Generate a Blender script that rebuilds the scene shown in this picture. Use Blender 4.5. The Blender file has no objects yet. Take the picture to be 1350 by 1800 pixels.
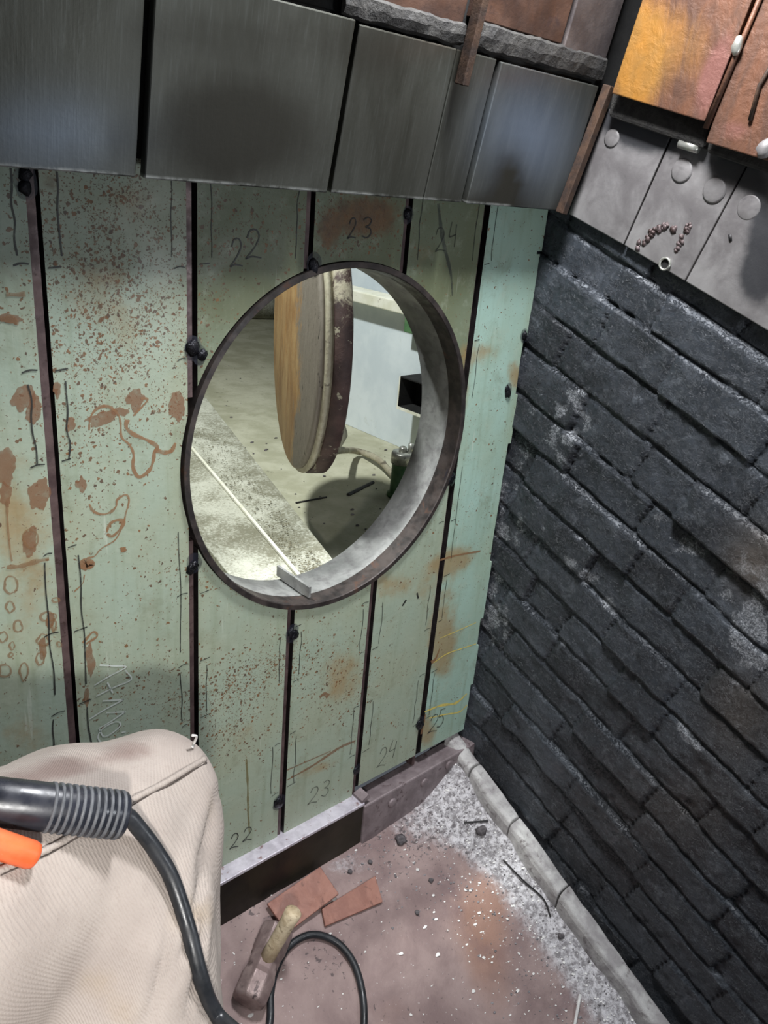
import bpy, bmesh, math, random
import numpy as np
from mathutils import Vector, Matrix, noise
from mathutils.bvhtree import BVHTree

S = bpy.context.scene
COL = S.collection
rnd = random.Random(7)

# ------------------------------------------------------------------ camera, world, lights, exposure
# world frame: X along the plated wall, Y into it, Z up; plated wall face is y = 0
FPX = 1400.0
R3 = np.array([[0.7474491022514487, -0.19357700462589475, 0.6354901909735269],
               [-0.6586357731351314, -0.3407985664344857, 0.6708615769761204],
               [0.086710771477314, -0.9199914566974337, -0.38222632263299616]])
CAM = np.array([0.0, -1.1, 1.5])
cd = bpy.data.cameras.new('camera')
cam = bpy.data.objects.new('camera', cd); COL.objects.link(cam)
cd.sensor_fit = 'HORIZONTAL'; cd.sensor_width = 36.0; cd.lens = FPX / 1350 * 36
cd.clip_start = 0.02; cd.clip_end = 60
mw = Matrix.Identity(4)
for i in range(3):
    mw[i][0] = R3[i, 0]; mw[i][1] = -R3[i, 1]; mw[i][2] = -R3[i, 2]; mw[i][3] = CAM[i]
cam.matrix_world = mw
S.camera = cam

S.view_settings.view_transform = 'Standard'
S.view_settings.look = 'None'
S.view_settings.exposure = 0.0
S.view_settings.gamma = 1.0
S.view_settings.use_curve_mapping = False
W = bpy.data.worlds.new('world'); S.world = W; W.use_nodes = True
W.node_tree.nodes['Background'].inputs[0].default_value = (0.80, 0.88, 1.0, 1)
W.node_tree.nodes['Background'].inputs[1].default_value = 0.10

def lamp(name, loc, target, power, size, color=(1, 1, 1), kind='AREA', spot=None):
    l = bpy.data.lights.new(name, kind); l.energy = power; l.color = color
    if kind == 'AREA':
        l.shape = 'DISK'; l.size = size
    else:
        l.shadow_soft_size = size
        if spot: l.spot_size = math.radians(spot); l.spot_blend = 0.8
    o = bpy.data.objects.new(name, l); COL.objects.link(o)
    o.location = loc
    o.rotation_euler = (Vector(target) - Vector(loc)).to_track_quat('-Z', 'Y').to_euler()
    return o

lamp('work_lamp_overhead', (0.95, -0.36, 2.25), (0.85, -0.25, 0.1), 37, 0.24, (0.95, 0.97, 1.0))
lamp('work_lamp_side', (1.24, -1.45, 1.10), (1.30, 0.0, 0.9), 5.5, 0.14, (0.90, 0.95, 1.0))
lamp('head_torch', (-0.10, -1.34, 1.36), (0.66, 0.0, 0.50), 56, 0.035, (1.0, 0.98, 0.95), 'SPOT', 62)
lamp('work_lamp_outer_room', (0.45, 0.60, 2.9), (1.2, 0.75, 0.7), 66, 0.14, (0.95, 1.0, 0.97))

# ------------------------------------------------------------------ helpers
def ray(px, py):
    return R3 @ np.array([px - 675.0, py - 900.0, FPX]) / FPX
def at(px, py, axis=1, val=0.0):
    r = ray(px, py); k = (val - CAM[axis]) / r[axis]
    return Vector(CAM + r * k)
def on_plane(px, py, p0, n):
    r = ray(px, py); n = np.array(n); k = (n @ (np.array(p0) - CAM)) / (n @ r)
    return Vector(CAM + r * k)
def proj(p):
    c = R3.T @ (np.array(p) - CAM)
    return c[0] / c[2] * FPX + 675, c[1] / c[2] * FPX + 900
def lin(r, g, b):
    f = lambda c: (c / 255 / 12.92) if c / 255 <= .04045 else ((c / 255 + .055) / 1.055) ** 2.4
    return (f(r), f(g), f(b), 1)
def gs(x, y, cx, cy, rx, ry, a=1.0, rot=0.0):
    dx, dy = x - cx, y - cy
    if rot:
        c, s = math.cos(rot), math.sin(rot); dx, dy = dx * c + dy * s, -dx * s + dy * c
    return a * math.exp(-((dx / rx) ** 2 + (dy / ry) ** 2))
def nz(x, y, z=0.0, sc=1.0):
    return noise.noise(Vector((x * sc, y * sc, z * sc)))
def fbm(x, y, z=0.0, sc=1.0, o=4):
    return noise.fractal(Vector((x * sc, y * sc, z * sc)), 1.0, 2.0, o)

def thing(name, label, cat, loc, group=None, kind=None):
    o = bpy.data.objects.new(name, None); COL.objects.link(o)
    o.location = loc; o.empty_display_size = 0.05
    o['label'] = label; o['category'] = cat
    if group: o['group'] = group
    if kind: o['kind'] = kind
    return o
def tag(o, label, cat, group=None, kind=None):
    o['label'] = label; o['category'] = cat
    if group: o['group'] = group
    if kind: o['kind'] = kind
    return o
def wloc(o):
    v = Vector((0, 0, 0))
    while o is not None:
        v = v + o.location; o = o.parent
    return v
def mesh(name, verts, faces, mat, parent=None, smooth=False, mask=None, origin=None, bevel=0.0):
    if parent is not None:
        off = wloc(parent)
        org = Vector((0, 0, 0))
    else:
        vs = np.array([tuple(v) for v in verts])
        off = Vector(((vs[:, 0].min() + vs[:, 0].max()) / 2, (vs[:, 1].min() + vs[:, 1].max()) / 2, vs[:, 2].min())) if origin is None else Vector(origin)
        org = off
    me = bpy.data.meshes.new(name)
    me.from_pydata([tuple(Vector(v) - off) for v in verts], [], faces)
    me.update()
    o = bpy.data.objects.new(name, me); COL.objects.link(o)
    o.location = org
    if parent is not None: o.parent = parent
    me.materials.append(mat)
    if mask is not None:
        a = me.attributes.new('mask', 'FLOAT_COLOR', 'POINT')
        mm = np.array(mask, dtype=np.float32); buf = np.ones((len(verts), 4), dtype=np.float32); buf[:, :mm.shape[1]] = mm
        a.data.foreach_set('color', buf.ravel())
    bm = bmesh.new(); bm.from_mesh(me)
    bmesh.ops.recalc_face_normals(bm, faces=bm.faces[:])
    bm.to_mesh(me); bm.free()
    if smooth:
        me.polygons.foreach_set('use_smooth', [True] * len(me.polygons))
    if bevel:
        m = o.modifiers.new('bevel', 'BEVEL'); m.width = bevel; m.segments = 2; m.limit_method = 'ANGLE'
    return o

class MB:
    """collects boxes, tubes, lathes; build() links them as one mesh object"""
    def __init__(s): s.v = []; s.f = []
    def add(s, v, f):
        n = len(s.v); s.v += [Vector(a) for a in v]; s.f += [tuple(i + n for i in q) for q in f]
        return s
    def box(s, lo, hi):
        x0, y0, z0 = lo; x1, y1, z1 = hi
        return s.hexa([(x0, y0, z0), (x1, y0, z0), (x1, y1, z0), (x0, y1, z0)], [(x0, y0, z1), (x1, y0, z1), (x1, y1, z1), (x0, y1, z1)])
    def hexa(s, a, b):
        n = len(a)
        return s.add(list(a) + list(b), [tuple(range(n)), tuple(range(2 * n - 1, n - 1, -1))] + [(i, (i + 1) % n, n + (i + 1) % n, n + i) for i in range(n)])
    def slab(s, poly, d):
        d = Vector(d); return s.hexa([Vector(p) for p in poly], [Vector(p) + d for p in poly])
    def tube(s, pts, r, n=12, caps=True):
        pts = [Vector(p) for p in pts]
        if not isinstance(r, (list, tuple)): r = [r] * len(pts)
        V = []; F = []
        up = None
        for i, p in enumerate(pts):
            t = (pts[min(i + 1, len(pts) - 1)] - pts[max(i - 1, 0)]).normalized()
            if up is None:
                up = t.orthogonal().normalized()
            up = (up - t * up.dot(t)).normalized(); sd = t.cross(up)
            for k in range(n):
                a = 2 * math.pi * k / n
                V.append(p + (up * math.cos(a) + sd * math.sin(a)) * r[i])
        for i in range(len(pts) - 1):
            for k in range(n):
                F.append((i * n + k, i * n + (k + 1) % n, (i + 1) * n + (k + 1) % n, (i + 1) * n + k))
        if caps:
            F.append(tuple(range(n - 1, -1, -1))); F.append(tuple(range((len(pts) - 1) * n, len(pts) * n)))
        return s.add(V, F)
    def lathe(s, prof, o, axis, n=48, close=True):
        """prof: list of (r, h) along axis"""
        axis = Vector(axis).normalized(); u = axis.orthogonal().normalized(); w = axis.cross(u); o = Vector(o)
        V = []; F = []
        for r, h in prof:
            for k in range(n):
                a = 2 * math.pi * k / n
                V.append(o + axis * h + (u * math.cos(a) + w * math.sin(a)) * max(r, 1e-5))
        for i in range(len(prof) - 1):
            for k in range(n):
                F.append((i * n + k, i * n + (k + 1) % n, (i + 1) * n + (k + 1) % n, (i + 1) * n + k))
        if close:
            F.append(tuple(range(n - 1, -1, -1))); F.append(tuple(range((len(prof) - 1) * n, len(prof) * n)))
        return s.add(V, F)
    def blob(s, c, r, seed=0, rough=0.35, sq=(1, 1, 1), sub=2):
        bm = bmesh.new(); bmesh.ops.create_icosphere(bm, subdivisions=sub, radius=1)
        c = Vector(c); V = []
        for v in bm.verts:
            k = 1 + rough * noise.noise(v.co * 1.7 + Vector((seed * 3.1, seed, 0)))
            V.append(c + Vector((v.co.x * sq[0], v.co.y * sq[1], v.co.z * sq[2])) * (k * r))
        F = [tuple(v.index for v in f.verts) for f in bm.faces]; bm.free()
        return s.add(V, F)
    def build(s, name, mat, parent=None, smooth=False, bevel=0.0, maskfn=None):
        mk = [maskfn(v) for v in s.v] if maskfn else None
        return mesh(name, s.v, s.f, mat, parent, smooth, mk, bevel=bevel)

def smoothline(pts, sub=5):
    pts = [Vector(p) for p in pts]
    if len(pts) < 3: return pts
    out = []
    P = [pts[0] * 2 - pts[1]] + pts + [pts[-1] * 2 - pts[-2]]
    for i in range(1, len(P) - 2):
        a, b, c, d = P[i - 1:i + 3]
        for k in range(sub):
            t = k / sub
            out.append(0.5 * ((2 * b) + (c - a) * t + (2 * a - 5 * b + 4 * c - d) * t * t + (3 * b - a - 3 * c + d) * t ** 3))
    out.append(pts[-1]); return out
def ribbon(mb, pts, w, n=(0, -1, 0), lift=0.0008, jitter=0.25, sub=5):
    """flat painted stroke lying on a surface with normal n"""
    n = Vector(n); pts = smoothline(pts, sub); V = []; F = []
    if not isinstance(w, (list, tuple)): w = [w]
    for i, p in enumerate(pts):
        t = (pts[min(i + 1, len(pts) - 1)] - pts[max(i - 1, 0)])
        sd = n.cross(t).normalized()
        f = i / max(1, len(pts) - 1) * (len(w) - 1); a = int(f); b = min(a + 1, len(w) - 1)
        ww = (w[a] + (w[b] - w[a]) * (f - a)) * 0.5 * (1 + jitter * nz(p.x, p.y, p.z, 90))
        V += [p + n * lift + sd * ww, p + n * lift - sd * ww]
        if i: F.append((2 * i - 2, 2 * i - 1, 2 * i + 1, 2 * i))
    mb.add(V, F)

# ------------------------------------------------------------------ materials
class Mat:
    def __init__(s, name):
        s.m = bpy.data.materials.new(name); s.m.use_nodes = True; s.t = s.m.node_tree
        s.b = s.t.nodes['Principled BSDF']; s.tc = s.t.nodes.new('ShaderNodeTexCoord')
    def n(s, ty, **kw):
        q = s.t.nodes.new(ty)
        for k, v in kw.items(): setattr(q, k, v)
        return q
    def L(s, a, b): s.t.links.new(a, b)
    def put(s, sock, v):
        if hasattr(v, 'is_output') or isinstance(v, bpy.types.NodeSocket): s.L(v, sock)
        else: sock.default_value = v
    def co(s, scale=(1, 1, 1), rot=(0, 0, 0)):
        mp = s.n('ShaderNodeMapping'); s.L(s.tc.outputs['Object'], mp.inputs[0])
        mp.inputs['Scale'].default_value = scale; mp.inputs['Rotation'].default_value = rot
        return mp.outputs[0]
    def noise(s, scale, detail=4, rough=0.55, dist=0.0, vec=None):
        q = s.n('ShaderNodeTexNoise'); s.L(vec or s.tc.outputs['Object'], q.inputs['Vector'])
        q.inputs['Scale'].default_value = scale; q.inputs['Detail'].default_value = detail
        q.inputs['Roughness'].default_value = rough; q.inputs['Distortion'].default_value = dist
        return q.outputs[0]
    def voro(s, scale, vec=None, feature='F1'):
        q = s.n('ShaderNodeTexVoronoi', feature=feature); s.L(vec or s.tc.outputs['Object'], q.inputs['Vector'])
        q.inputs['Scale'].default_value = scale; return q.outputs['Distance']
    def wave(s, scale, vec=None, direction='X', dist=0.0, ds=1.0):
        q = s.n('ShaderNodeTexWave', bands_direction=direction); s.L(vec or s.tc.outputs['Object'], q.inputs['Vector'])
        q.inputs['Scale'].default_value = scale; q.inputs['Distortion'].default_value = dist; q.inputs['Detail Scale'].default_value = ds
        return q.outputs['Fac']
    def math(s, op, a, b=0.0, clamp=False):
        q = s.n('ShaderNodeMath', operation=op); q.use_clamp = clamp
        s.put(q.inputs[0], a); s.put(q.inputs[1], b); return q.outputs[0]
    def step(s, v, lo, hi, a=0.0, b=1.0):
        q = s.n('ShaderNodeMapRange', interpolation_type='SMOOTHSTEP'); s.put(q.inputs[0], v)
        q.inputs[1].default_value = lo; q.inputs[2].default_value = hi; q.inputs[3].default_value = a; q.inputs[4].default_value = b
        return q.outputs[0]
    def mix(s, f, a, b):
        q = s.n('ShaderNodeMix', data_type='RGBA'); s.put(q.inputs[0], f); s.put(q.inputs[6], a); s.put(q.inputs[7], b); return q.outputs[2]
    def mask(s):
        q = s.n('ShaderNodeAttribute', attribute_name='mask'); sp = s.n('ShaderNodeSeparateColor'); s.L(q.outputs['Color'], sp.inputs[0])
        s.alpha = q.outputs['Alpha']; return sp.outputs[0], sp.outputs[1], sp.outputs[2]
    def bump(s, h, strength=0.3, dist=0.002, prev=None):
        q = s.n('ShaderNodeBump'); s.L(h, q.inputs['Height']); q.inputs['Strength'].default_value = strength; q.inputs['Distance'].default_value = dist
        if prev: s.L(prev, q.inputs['Normal'])
        return q.outputs[0]
    def done(s, color, rough=0.6, metal=0.0, normal=None, spec=None, alpha=None):
        s.put(s.b.inputs['Base Color'], color); s.put(s.b.inputs['Roughness'], rough); s.put(s.b.inputs['Metallic'], metal)
        if normal: s.L(normal, s.b.inputs['Normal'])
        if spec is not None: s.put(s.b.inputs['Specular IOR Level'], spec)
        if alpha is not None: s.put(s.b.inputs['Alpha'], alpha)
        return s.m

def mat_green(name, c1, c2, c3, k3=.5):
    m = Mat(name); r, g, b = m.mask()
    big = m.noise(5, 3)
    base = m.mix(m.step(big, .35, .65), c1, c2)
    base = m.mix(m.math('MULTIPLY', m.step(m.noise(3.2, 2, vec=m.co((1, 1, .35))), .45, .7), k3), base, c3)
    streak = m.noise(16, 5, vec=m.co((3.5, 1, .25)))
    base = m.mix(m.math('MULTIPLY', m.step(streak, .5, .75), .3), base, lin(112, 122, 92))
    base = m.mix(m.math('MULTIPLY', m.step(m.noise(34, 6, .7), .50, .75), .35), base, lin(166, 174, 156))
    base = m.mix(m.math('MULTIPLY', m.step(m.noise(13, 6, .7, .6), .5, .72), .4), base, lin(110, 112, 86))
    och = m.step(m.math('ADD', m.math('MULTIPLY', g, .75), m.math('MULTIPLY', m.noise(26, 5, .65), .7)), .62, 1.05)
    base = m.mix(m.math('MULTIPLY', och, .7), base, m.mix(m.noise(45, 5), lin(136, 104, 62), lin(150, 124, 78)))
    wv = m.n('ShaderNodeVectorMath', operation='ADD'); m.L(m.tc.outputs['Object'], wv.inputs[0])
    nq = m.n('ShaderNodeTexNoise'); m.L(m.tc.outputs['Object'], nq.inputs['Vector']); nq.inputs['Scale'].default_value = 140; nq.inputs['Detail'].default_value = 3
    sc = m.n('ShaderNodeVectorMath', operation='SCALE'); m.L(nq.outputs['Color'], sc.inputs[0]); sc.inputs['Scale'].default_value = .010; m.L(sc.outputs[0], wv.inputs[1])
    patch = m.step(m.noise(22, 4, .6), .25, .60)
    rr = m.math('MULTIPLY', r, patch)
    hs = None
    for scale, d0, d1, r0, amt in ((105, .010, .62, .36, .9), (190, .02, 1.1, .40, .9), (340, .07, 1.2, .38, .8)):
        q = m.n('ShaderNodeTexVoronoi'); m.L(wv.outputs[0], q.inputs['Vector']); q.inputs['Scale'].default_value = scale
        sp = m.n('ShaderNodeSeparateColor'); m.L(q.outputs['Color'], sp.inputs[0])
        on = m.math('LESS_THAN', sp.outputs[0], m.math('ADD', m.math('MULTIPLY', rr, d1), d0))
        rad = m.math('ADD', m.math('MULTIPLY', sp.outputs[1], r0), .12)
        e = m.math('MULTIPLY', m.step(m.math('SUBTRACT', rad, q.outputs['Distance']), -.04, .06), on)
        tint = m.mix(sp.outputs[2], lin(70, 50, 38), lin(120, 82, 46))
        base = m.mix(m.math('MULTIPLY', e, amt), base, tint); hs = e if hs is None else m.math('MAXIMUM', hs, e)
    fb = m.step(m.math('ADD', m.math('MULTIPLY', b, .85), m.math('MULTIPLY', m.noise(55, 5, .65), .55)), .62, 1.0)
    base = m.mix(m.math('MULTIPLY', fb, .85), base, m.mix(m.step(m.noise(48, 5, .7), .35, .65), lin(84, 58, 36), lin(112, 78, 44)))
    scr = m.step(m.noise(60, 3, .5, 0, m.co((1, 1, .05), (0, .35, 0))), .70, .73)
    base = m.mix(m.math('MULTIPLY', scr, .35), base, lin(190, 196, 182))
    nb = m.bump(m.math('ADD', m.math('MULTIPLY', hs, .5), m.noise(90, 4)), .25, .0015)
    return m.done(base, m.step(m.noise(12), .3, .7, .40, .60), 0.0, nb)
def mat_plain(name, c1, c2, scale=20, rough=.6, metal=0.0, bump=.3, bd=.002, c3=None, s3=60, th=(.58, .68), a3=1.0, stretch=(1, 1, 1), detail=5):
    m = Mat(name); v = m.co(stretch)
    c = m.mix(m.step(m.noise(scale, detail, .6, .3, v), .35, .65), c1, c2)
    if c3: c = m.mix(m.math('MULTIPLY', m.step(m.noise(s3, 5, .65, .4, v), *th), a3), c, c3)
    return m.done(c, m.step(m.noise(scale * 1.7, 3), .3, .7, max(.05, rough - .12), min(1, rough + .12)), metal, m.bump(m.noise(scale * 5, 6, .65), bump, bd))
def mat_hood():
    m = Mat('sooty_bare_steel'); r, g, b = m.mask()
    st = m.noise(9, 5, .6, .4, m.co((2.0, 1, .4)))
    st2 = m.noise(70, 4, .6, 0, m.co((4, 1, .12)))
    c = m.mix(m.step(st, .3, .7), lin(56, 56, 49), lin(74, 75, 69))
    c = m.mix(m.math('MULTIPLY', m.step(st2, .5, .72), .12), c, lin(118, 122, 120))
    soot = m.step(m.math('ADD', m.math('MULTIPLY', r, .9), m.math('MULTIPLY', m.noise(9, 5, .6, .5, m.co((2, 1, .5))), .5)), .45, 1.05)
    c = m.mix(m.math('MULTIPLY', soot, .9), c, lin(40, 38, 31))
    c = m.mix(m.math('MULTIPLY', g, .8), c, lin(70, 54, 44))
    c = m.mix(m.math('MULTIPLY', b, .7), c, lin(122, 136, 156))
    c = m.mix(m.math('MULTIPLY', m.math('MULTIPLY', m.alpha, m.step(m.noise(16, 5, .7), .38, .6)), .8), c, lin(186, 188, 184))
    return m.done(c, m.step(m.math('ADD', st, m.math('MULTIPLY', soot, .3)), .3, .9, .40, .62), .55, m.bump(m.math('ADD', st2, m.noise(160, 4)), .12, .001))
def mat_liner():
    m = Mat('worn_cast_liner_steel'); r, g, b = m.mask()
    c = m.mix(m.step(m.noise(11, 5, .6, .4), .32, .68), lin(112, 108, 108), lin(150, 147, 146))
    c = m.mix(m.math('MULTIPLY', m.step(m.math('ADD', m.math('MULTIPLY', r, 1.0), m.math('MULTIPLY', m.noise(22, 5, .65), .5)), .5, 1.0), .9), c, lin(48, 49, 53))
    c = m.mix(m.math('MULTIPLY', m.step(m.noise(45, 5, .6, .3, m.co((1, .5, 1))), .6, .75), .4), c, lin(64, 62, 64))
    return m.done(c, .52, .45, m.bump(m.noise(80, 6, .65), .25, .002))
def mat_brick():
    m = Mat('charred_lining_tile'); r, g, b = m.mask(); tone = m.alpha
    v = m.co((1, 1, 1), (math.radians(-20.5), 0, 0))
    c = m.mix(m.step(m.noise(7, 5, .6, .4, v), .3, .7), lin(30, 32, 37), lin(56, 60, 66))
    c = m.mix(m.math('MULTIPLY', tone, .5), c, lin(74, 80, 88))
    c = m.mix(m.math('MULTIPLY', m.step(m.noise(28, 6, .7, .8, v), .52, .7), .6), c, lin(96, 100, 106))
    c = m.mix(m.math('MULTIPLY', m.step(m.noise(12, 5, .7, .3), .58, .72), .55), c, lin(26, 28, 33))
    fine = m.noise(170, 6, .75, .6)
    fine = m.math('ADD', m.math('MULTIPLY', fine, .6), m.math('MULTIPLY', m.noise(44, 6, .75, 1.0), .42))
    ash = m.step(m.math('ADD', m.math('MULTIPLY', fine, .8), m.math('MULTIPLY', g, .46)), .66, .78)
    gl = m.noise(260, 5, .8, .8)
    c = m.mix(m.math('MULTIPLY', ash, m.step(gl, .30, .62, .18, .9)), c, m.mix(m.step(gl, .4, .65), lin(92, 95, 100), lin(182, 184, 188)))  # ash specks, with the crust's small glints painted in
    c = m.mix(m.math('MULTIPLY', b, .6), c, lin(104, 92, 80))
    cr = m.noise(95, 5, .7, 1.6)
    h = m.math('ADD', m.math('MULTIPLY', m.noise(36, 6, .65, .5), .7), m.math('MULTIPLY', m.math('MULTIPLY', m.step(cr, .5, .62), r), 3.2))
    return m.done(c, m.step(m.noise(30, 4), .3, .7, .34, .60), .15, m.bump(h, .8, .008, None), spec=.6)
def mat_floor():
    m = Mat('rusty_ash_covered_steel'); r, g, b = m.mask()
    c = m.mix(m.step(m.noise(9, 5, .6, .3), .3, .7), lin(124, 104, 102), lin(154, 134, 130))
    c = m.mix(m.math('MULTIPLY', m.step(m.math('ADD', g, m.math('MULTIPLY', m.noise(18, 5, .6), .5)), .35, 1.2), .6), c, lin(150, 110, 88))
    c = m.mix(m.math('MULTIPLY', m.step(m.noise(5, 4, .6, .8), .55, .7), .45), c, lin(104, 84, 88))
    ashn = m.math('ADD', m.math('MULTIPLY', r, .85), m.math('MULTIPLY', m.noise(42, 6, .7, .5), .55))
    c = m.mix(m.step(ashn, .52, .95), c, m.mix(m.step(m.noise(70, 6, .75), .38, .62), lin(128, 124, 126), lin(208, 205, 208)))
    fl = m.step(m.math('ADD', m.noise(150, 4, .6, .6), m.math('MULTIPLY', r, .06)), .69, .72)
    c = m.mix(m.math('MULTIPLY', fl, .75), c, lin(212, 208, 206))
    dk = m.step(m.math('ADD', m.noise(85, 5, .65, .5), m.math('MULTIPLY', b, .2)), .64, .70)
    c = m.mix(m.math('MULTIPLY', dk, .75), c, lin(66, 58, 60))
    return m.done(c, .72, .05, m.bump(m.math('ADD', m.noise(60, 6, .7), m.math('MULTIPLY', m.noise(220, 4, .7), m.math('ADD', r, .15))), .5, .004))
def mat_canvas():
    m = Mat('beige_canvas_cloth'); r, g, b = m.mask()
    v1 = m.co((1, 1, 1), (.5, .3, .62)); v2 = m.co((1, 1, 1), (.5, .3, -.95))
    w1 = m.wave(170, v1, 'X', 1.5, 3); w2 = m.wave(110, v2, 'X', 3.0, 2)
    weave = m.math('MULTIPLY', w1, m.math('ADD', m.math('MULTIPLY', w2, .5), .5))
    c = m.mix(m.step(m.noise(6, 4, .6), .3, .7), lin(148, 138, 131), lin(170, 160, 152))
    c = m.mix(m.math('MULTIPLY', weave, .26), c, lin(150, 138, 130))
    dirt = m.step(m.math('ADD', m.math('MULTIPLY', r, .8), m.math('MULTIPLY', m.noise(26, 5, .65), .55)), .55, 1.0)
    c = m.mix(m.math('MULTIPLY', m.step(m.noise(130, 5, .7), .5, .7), .28), c, lin(140, 128, 120))
    c = m.mix(m.math('MULTIPLY', dirt, .6), c, lin(112, 88, 82))
    yel = m.step(m.math('ADD', m.math('MULTIPLY', g, .8), m.math('MULTIPLY', m.noise(20, 5, .65), .5)), .5, 1.05)
    c = m.mix(m.math('MULTIPLY', yel, .55), c, lin(150, 128, 92))
    return m.done(c, .9, 0, m.bump(m.math('ADD', weave, m.math('MULTIPLY', m.noise(240, 3), .7)), .4, .001), spec=.2)
def mat_door_face():
    m = Mat('rusted_door_face')
    n1 = m.noise(16, 6, .68, .6, m.co((1, 1, .4))); n2 = m.noise(60, 5, .7, .3, m.co((1, 1.6, .25)))
    c = m.mix(m.step(n1, .35, .65), lin(140, 106, 66), lin(172, 142, 98))
    c = m.mix(m.math('MULTIPLY', m.step(n2, .5, .7), .5), c, lin(176, 122, 52))
    sx = m.n('ShaderNodeSeparateXYZ'); m.L(m.tc.outputs['Object'], sx.inputs[0])
    side = m.math('ADD', m.math('MULTIPLY', sx.outputs[1], -2.6), m.math('MULTIPLY', m.noise(9, 6, .75, .6, m.co((1, 1, .5))), 1.5))
    c = m.mix(m.step(side, .80, 1.02), c, m.mix(n2, lin(96, 88, 78), lin(140, 132, 120)))
    c = m.mix(m.math('MULTIPLY', m.step(m.noise(80, 5, .7, .5, m.co((1, 1.5, .35))), .60, .68), m.step(side, .6, .9)), c, lin(38, 35, 30))
    return m.done(c, .7, .1, m.bump(m.noise(60, 6, .7), .4, .003))
def mat_orange():
    m = Mat('scaled_orange_brown_steel'); r, g, b = m.mask()
    n1 = m.noise(16, 6, .65, .6, m.co((1, 1.6, .5)))
    c = m.mix(m.step(n1, .35, .7), lin(76, 52, 40), lin(100, 64, 44))
    c = m.mix(m.step(m.math('ADD', m.math('MULTIPLY', r, .8), m.math('MULTIPLY', n1, .5)), .5, .95), c, m.mix(m.noise(24, 5), lin(104, 82, 46), lin(158, 104, 28)))
    c = m.mix(m.step(m.math('ADD', m.math('MULTIPLY', g, .9), m.math('MULTIPLY', n1, .4)), .5, .9), c, lin(108, 70, 62))
    return m.done(c, .58, .25, m.bump(m.noise(34, 6, .6, .4), .5, .006))
def mat_stain(name, c1, c2, al):
    m = Mat(name); c = m.mix(m.noise(60, 5), c1, c2)
    a = m.step(m.noise(75, 5, .65), .25, .55, al * .55, al)
    m.m.blend_method = 'BLEND' if hasattr(m.m, 'blend_method') else m.m.blend_method
    return m.done(c, .5, 0, alpha=a)

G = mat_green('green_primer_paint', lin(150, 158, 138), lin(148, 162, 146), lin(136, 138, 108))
GO = mat_green('shaded_olive_green_paint', lin(98, 104, 78), lin(108, 118, 96), lin(90, 92, 62), .6)  # upper plates: hood shade and dirt mixed into the green
GT = mat_green('pale_turquoise_green_paint', lin(146, 168, 152), lin(154, 182, 170), lin(148, 154, 116), .6)
EDGE = mat_plain('dark_cut_edge', lin(34, 30, 30), lin(52, 46, 46), 40, .5, .4)
HOOD = mat_hood(); LINER = mat_liner(); BRICK = mat_brick(); FLOOR = mat_floor(); CANVAS = mat_canvas()
DOORF = mat_door_face(); ORANGE = mat_orange()
UPPER = mat_plain('dull_brown_scaled_steel', lin(60, 44, 38), lin(84, 60, 48), 12, .55, .3, .3, .003, lin(62, 46, 42), 26)
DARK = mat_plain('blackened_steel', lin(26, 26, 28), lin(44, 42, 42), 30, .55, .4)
BARM = mat_plain('mauve_brown_mill_scale', lin(74, 58, 58), lin(100, 82, 80), 24, .45, .35, .25, .001, lin(60, 44, 40), 60)
RINGM = mat_plain('dark_shaded_ground_steel', lin(42, 38, 37), lin(66, 58, 55), 30, .5, .35, .2, .001, lin(86, 58, 44), 25, (.6, .72), .7)
SLEEVE = mat_plain('dusty_grey_steel', lin(118, 119, 117), lin(146, 146, 144), 14, .55, .25, .3, .002, lin(92, 88, 90), 44, (.46, .68), .5)
RUSTB = mat_plain('rusty_flat_bar', lin(44, 32, 26), lin(70, 50, 36), 30, .7, .2, .4, .002, lin(60, 40, 32), 50)
BEAMM = mat_plain('lavender_grey_steel', lin(178, 172, 182), lin(206, 201, 210), 26, .5, .35, .35, .002, lin(120, 84, 78), 48, (.57, .66), .8)
BEAMD = mat_plain('mauve_grey_steel', lin(116, 104, 106), lin(140, 128, 130), 22, .58, .25, .35, .002, lin(90, 74, 76), 40)
KERBM = mat_plain('ash_dusted_casting', lin(150, 146, 146), lin(186, 184, 182), 26, .7, .1, .5, .003, lin(106, 98, 98), 34, (.55, .68), .8)
MORTAR = mat_plain('crumbling_dark_mortar', lin(32, 30, 29), lin(50, 48, 45), 34, .85, 0, .7, .005, lin(28, 27, 26), 40)
WELD = mat_plain('black_glossy_weld_slag', lin(14, 14, 18), lin(40, 40, 46), 60, .22, .6, .6, .003)
INK = mat_stain('black_marker_ink', lin(28, 30, 28), lin(40, 40, 38), .92)
INKF = mat_stain('faded_marker_ink', lin(40, 42, 38), lin(60, 60, 54), .62)
CHALK = mat_stain('white_chalk', lin(186, 194, 188), lin(206, 212, 206), .85)
STAIN = mat_stain('rust_tide_mark', lin(132, 94, 66), lin(146, 112, 78), .75)
STAINL = mat_stain('pale_rust_bloom', lin(140, 102, 74), lin(124, 84, 56), .62)
YELST = mat_stain('yellow_run_mark', lin(206, 182, 84), lin(220, 204, 120), .9)
WATER = mat_stain('water_drip_mark', lin(110, 104, 64), lin(126, 112, 70), .65)
BURN = mat_stain('heat_scorch', lin(34, 38, 54), lin(44, 44, 56), .42)
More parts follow.
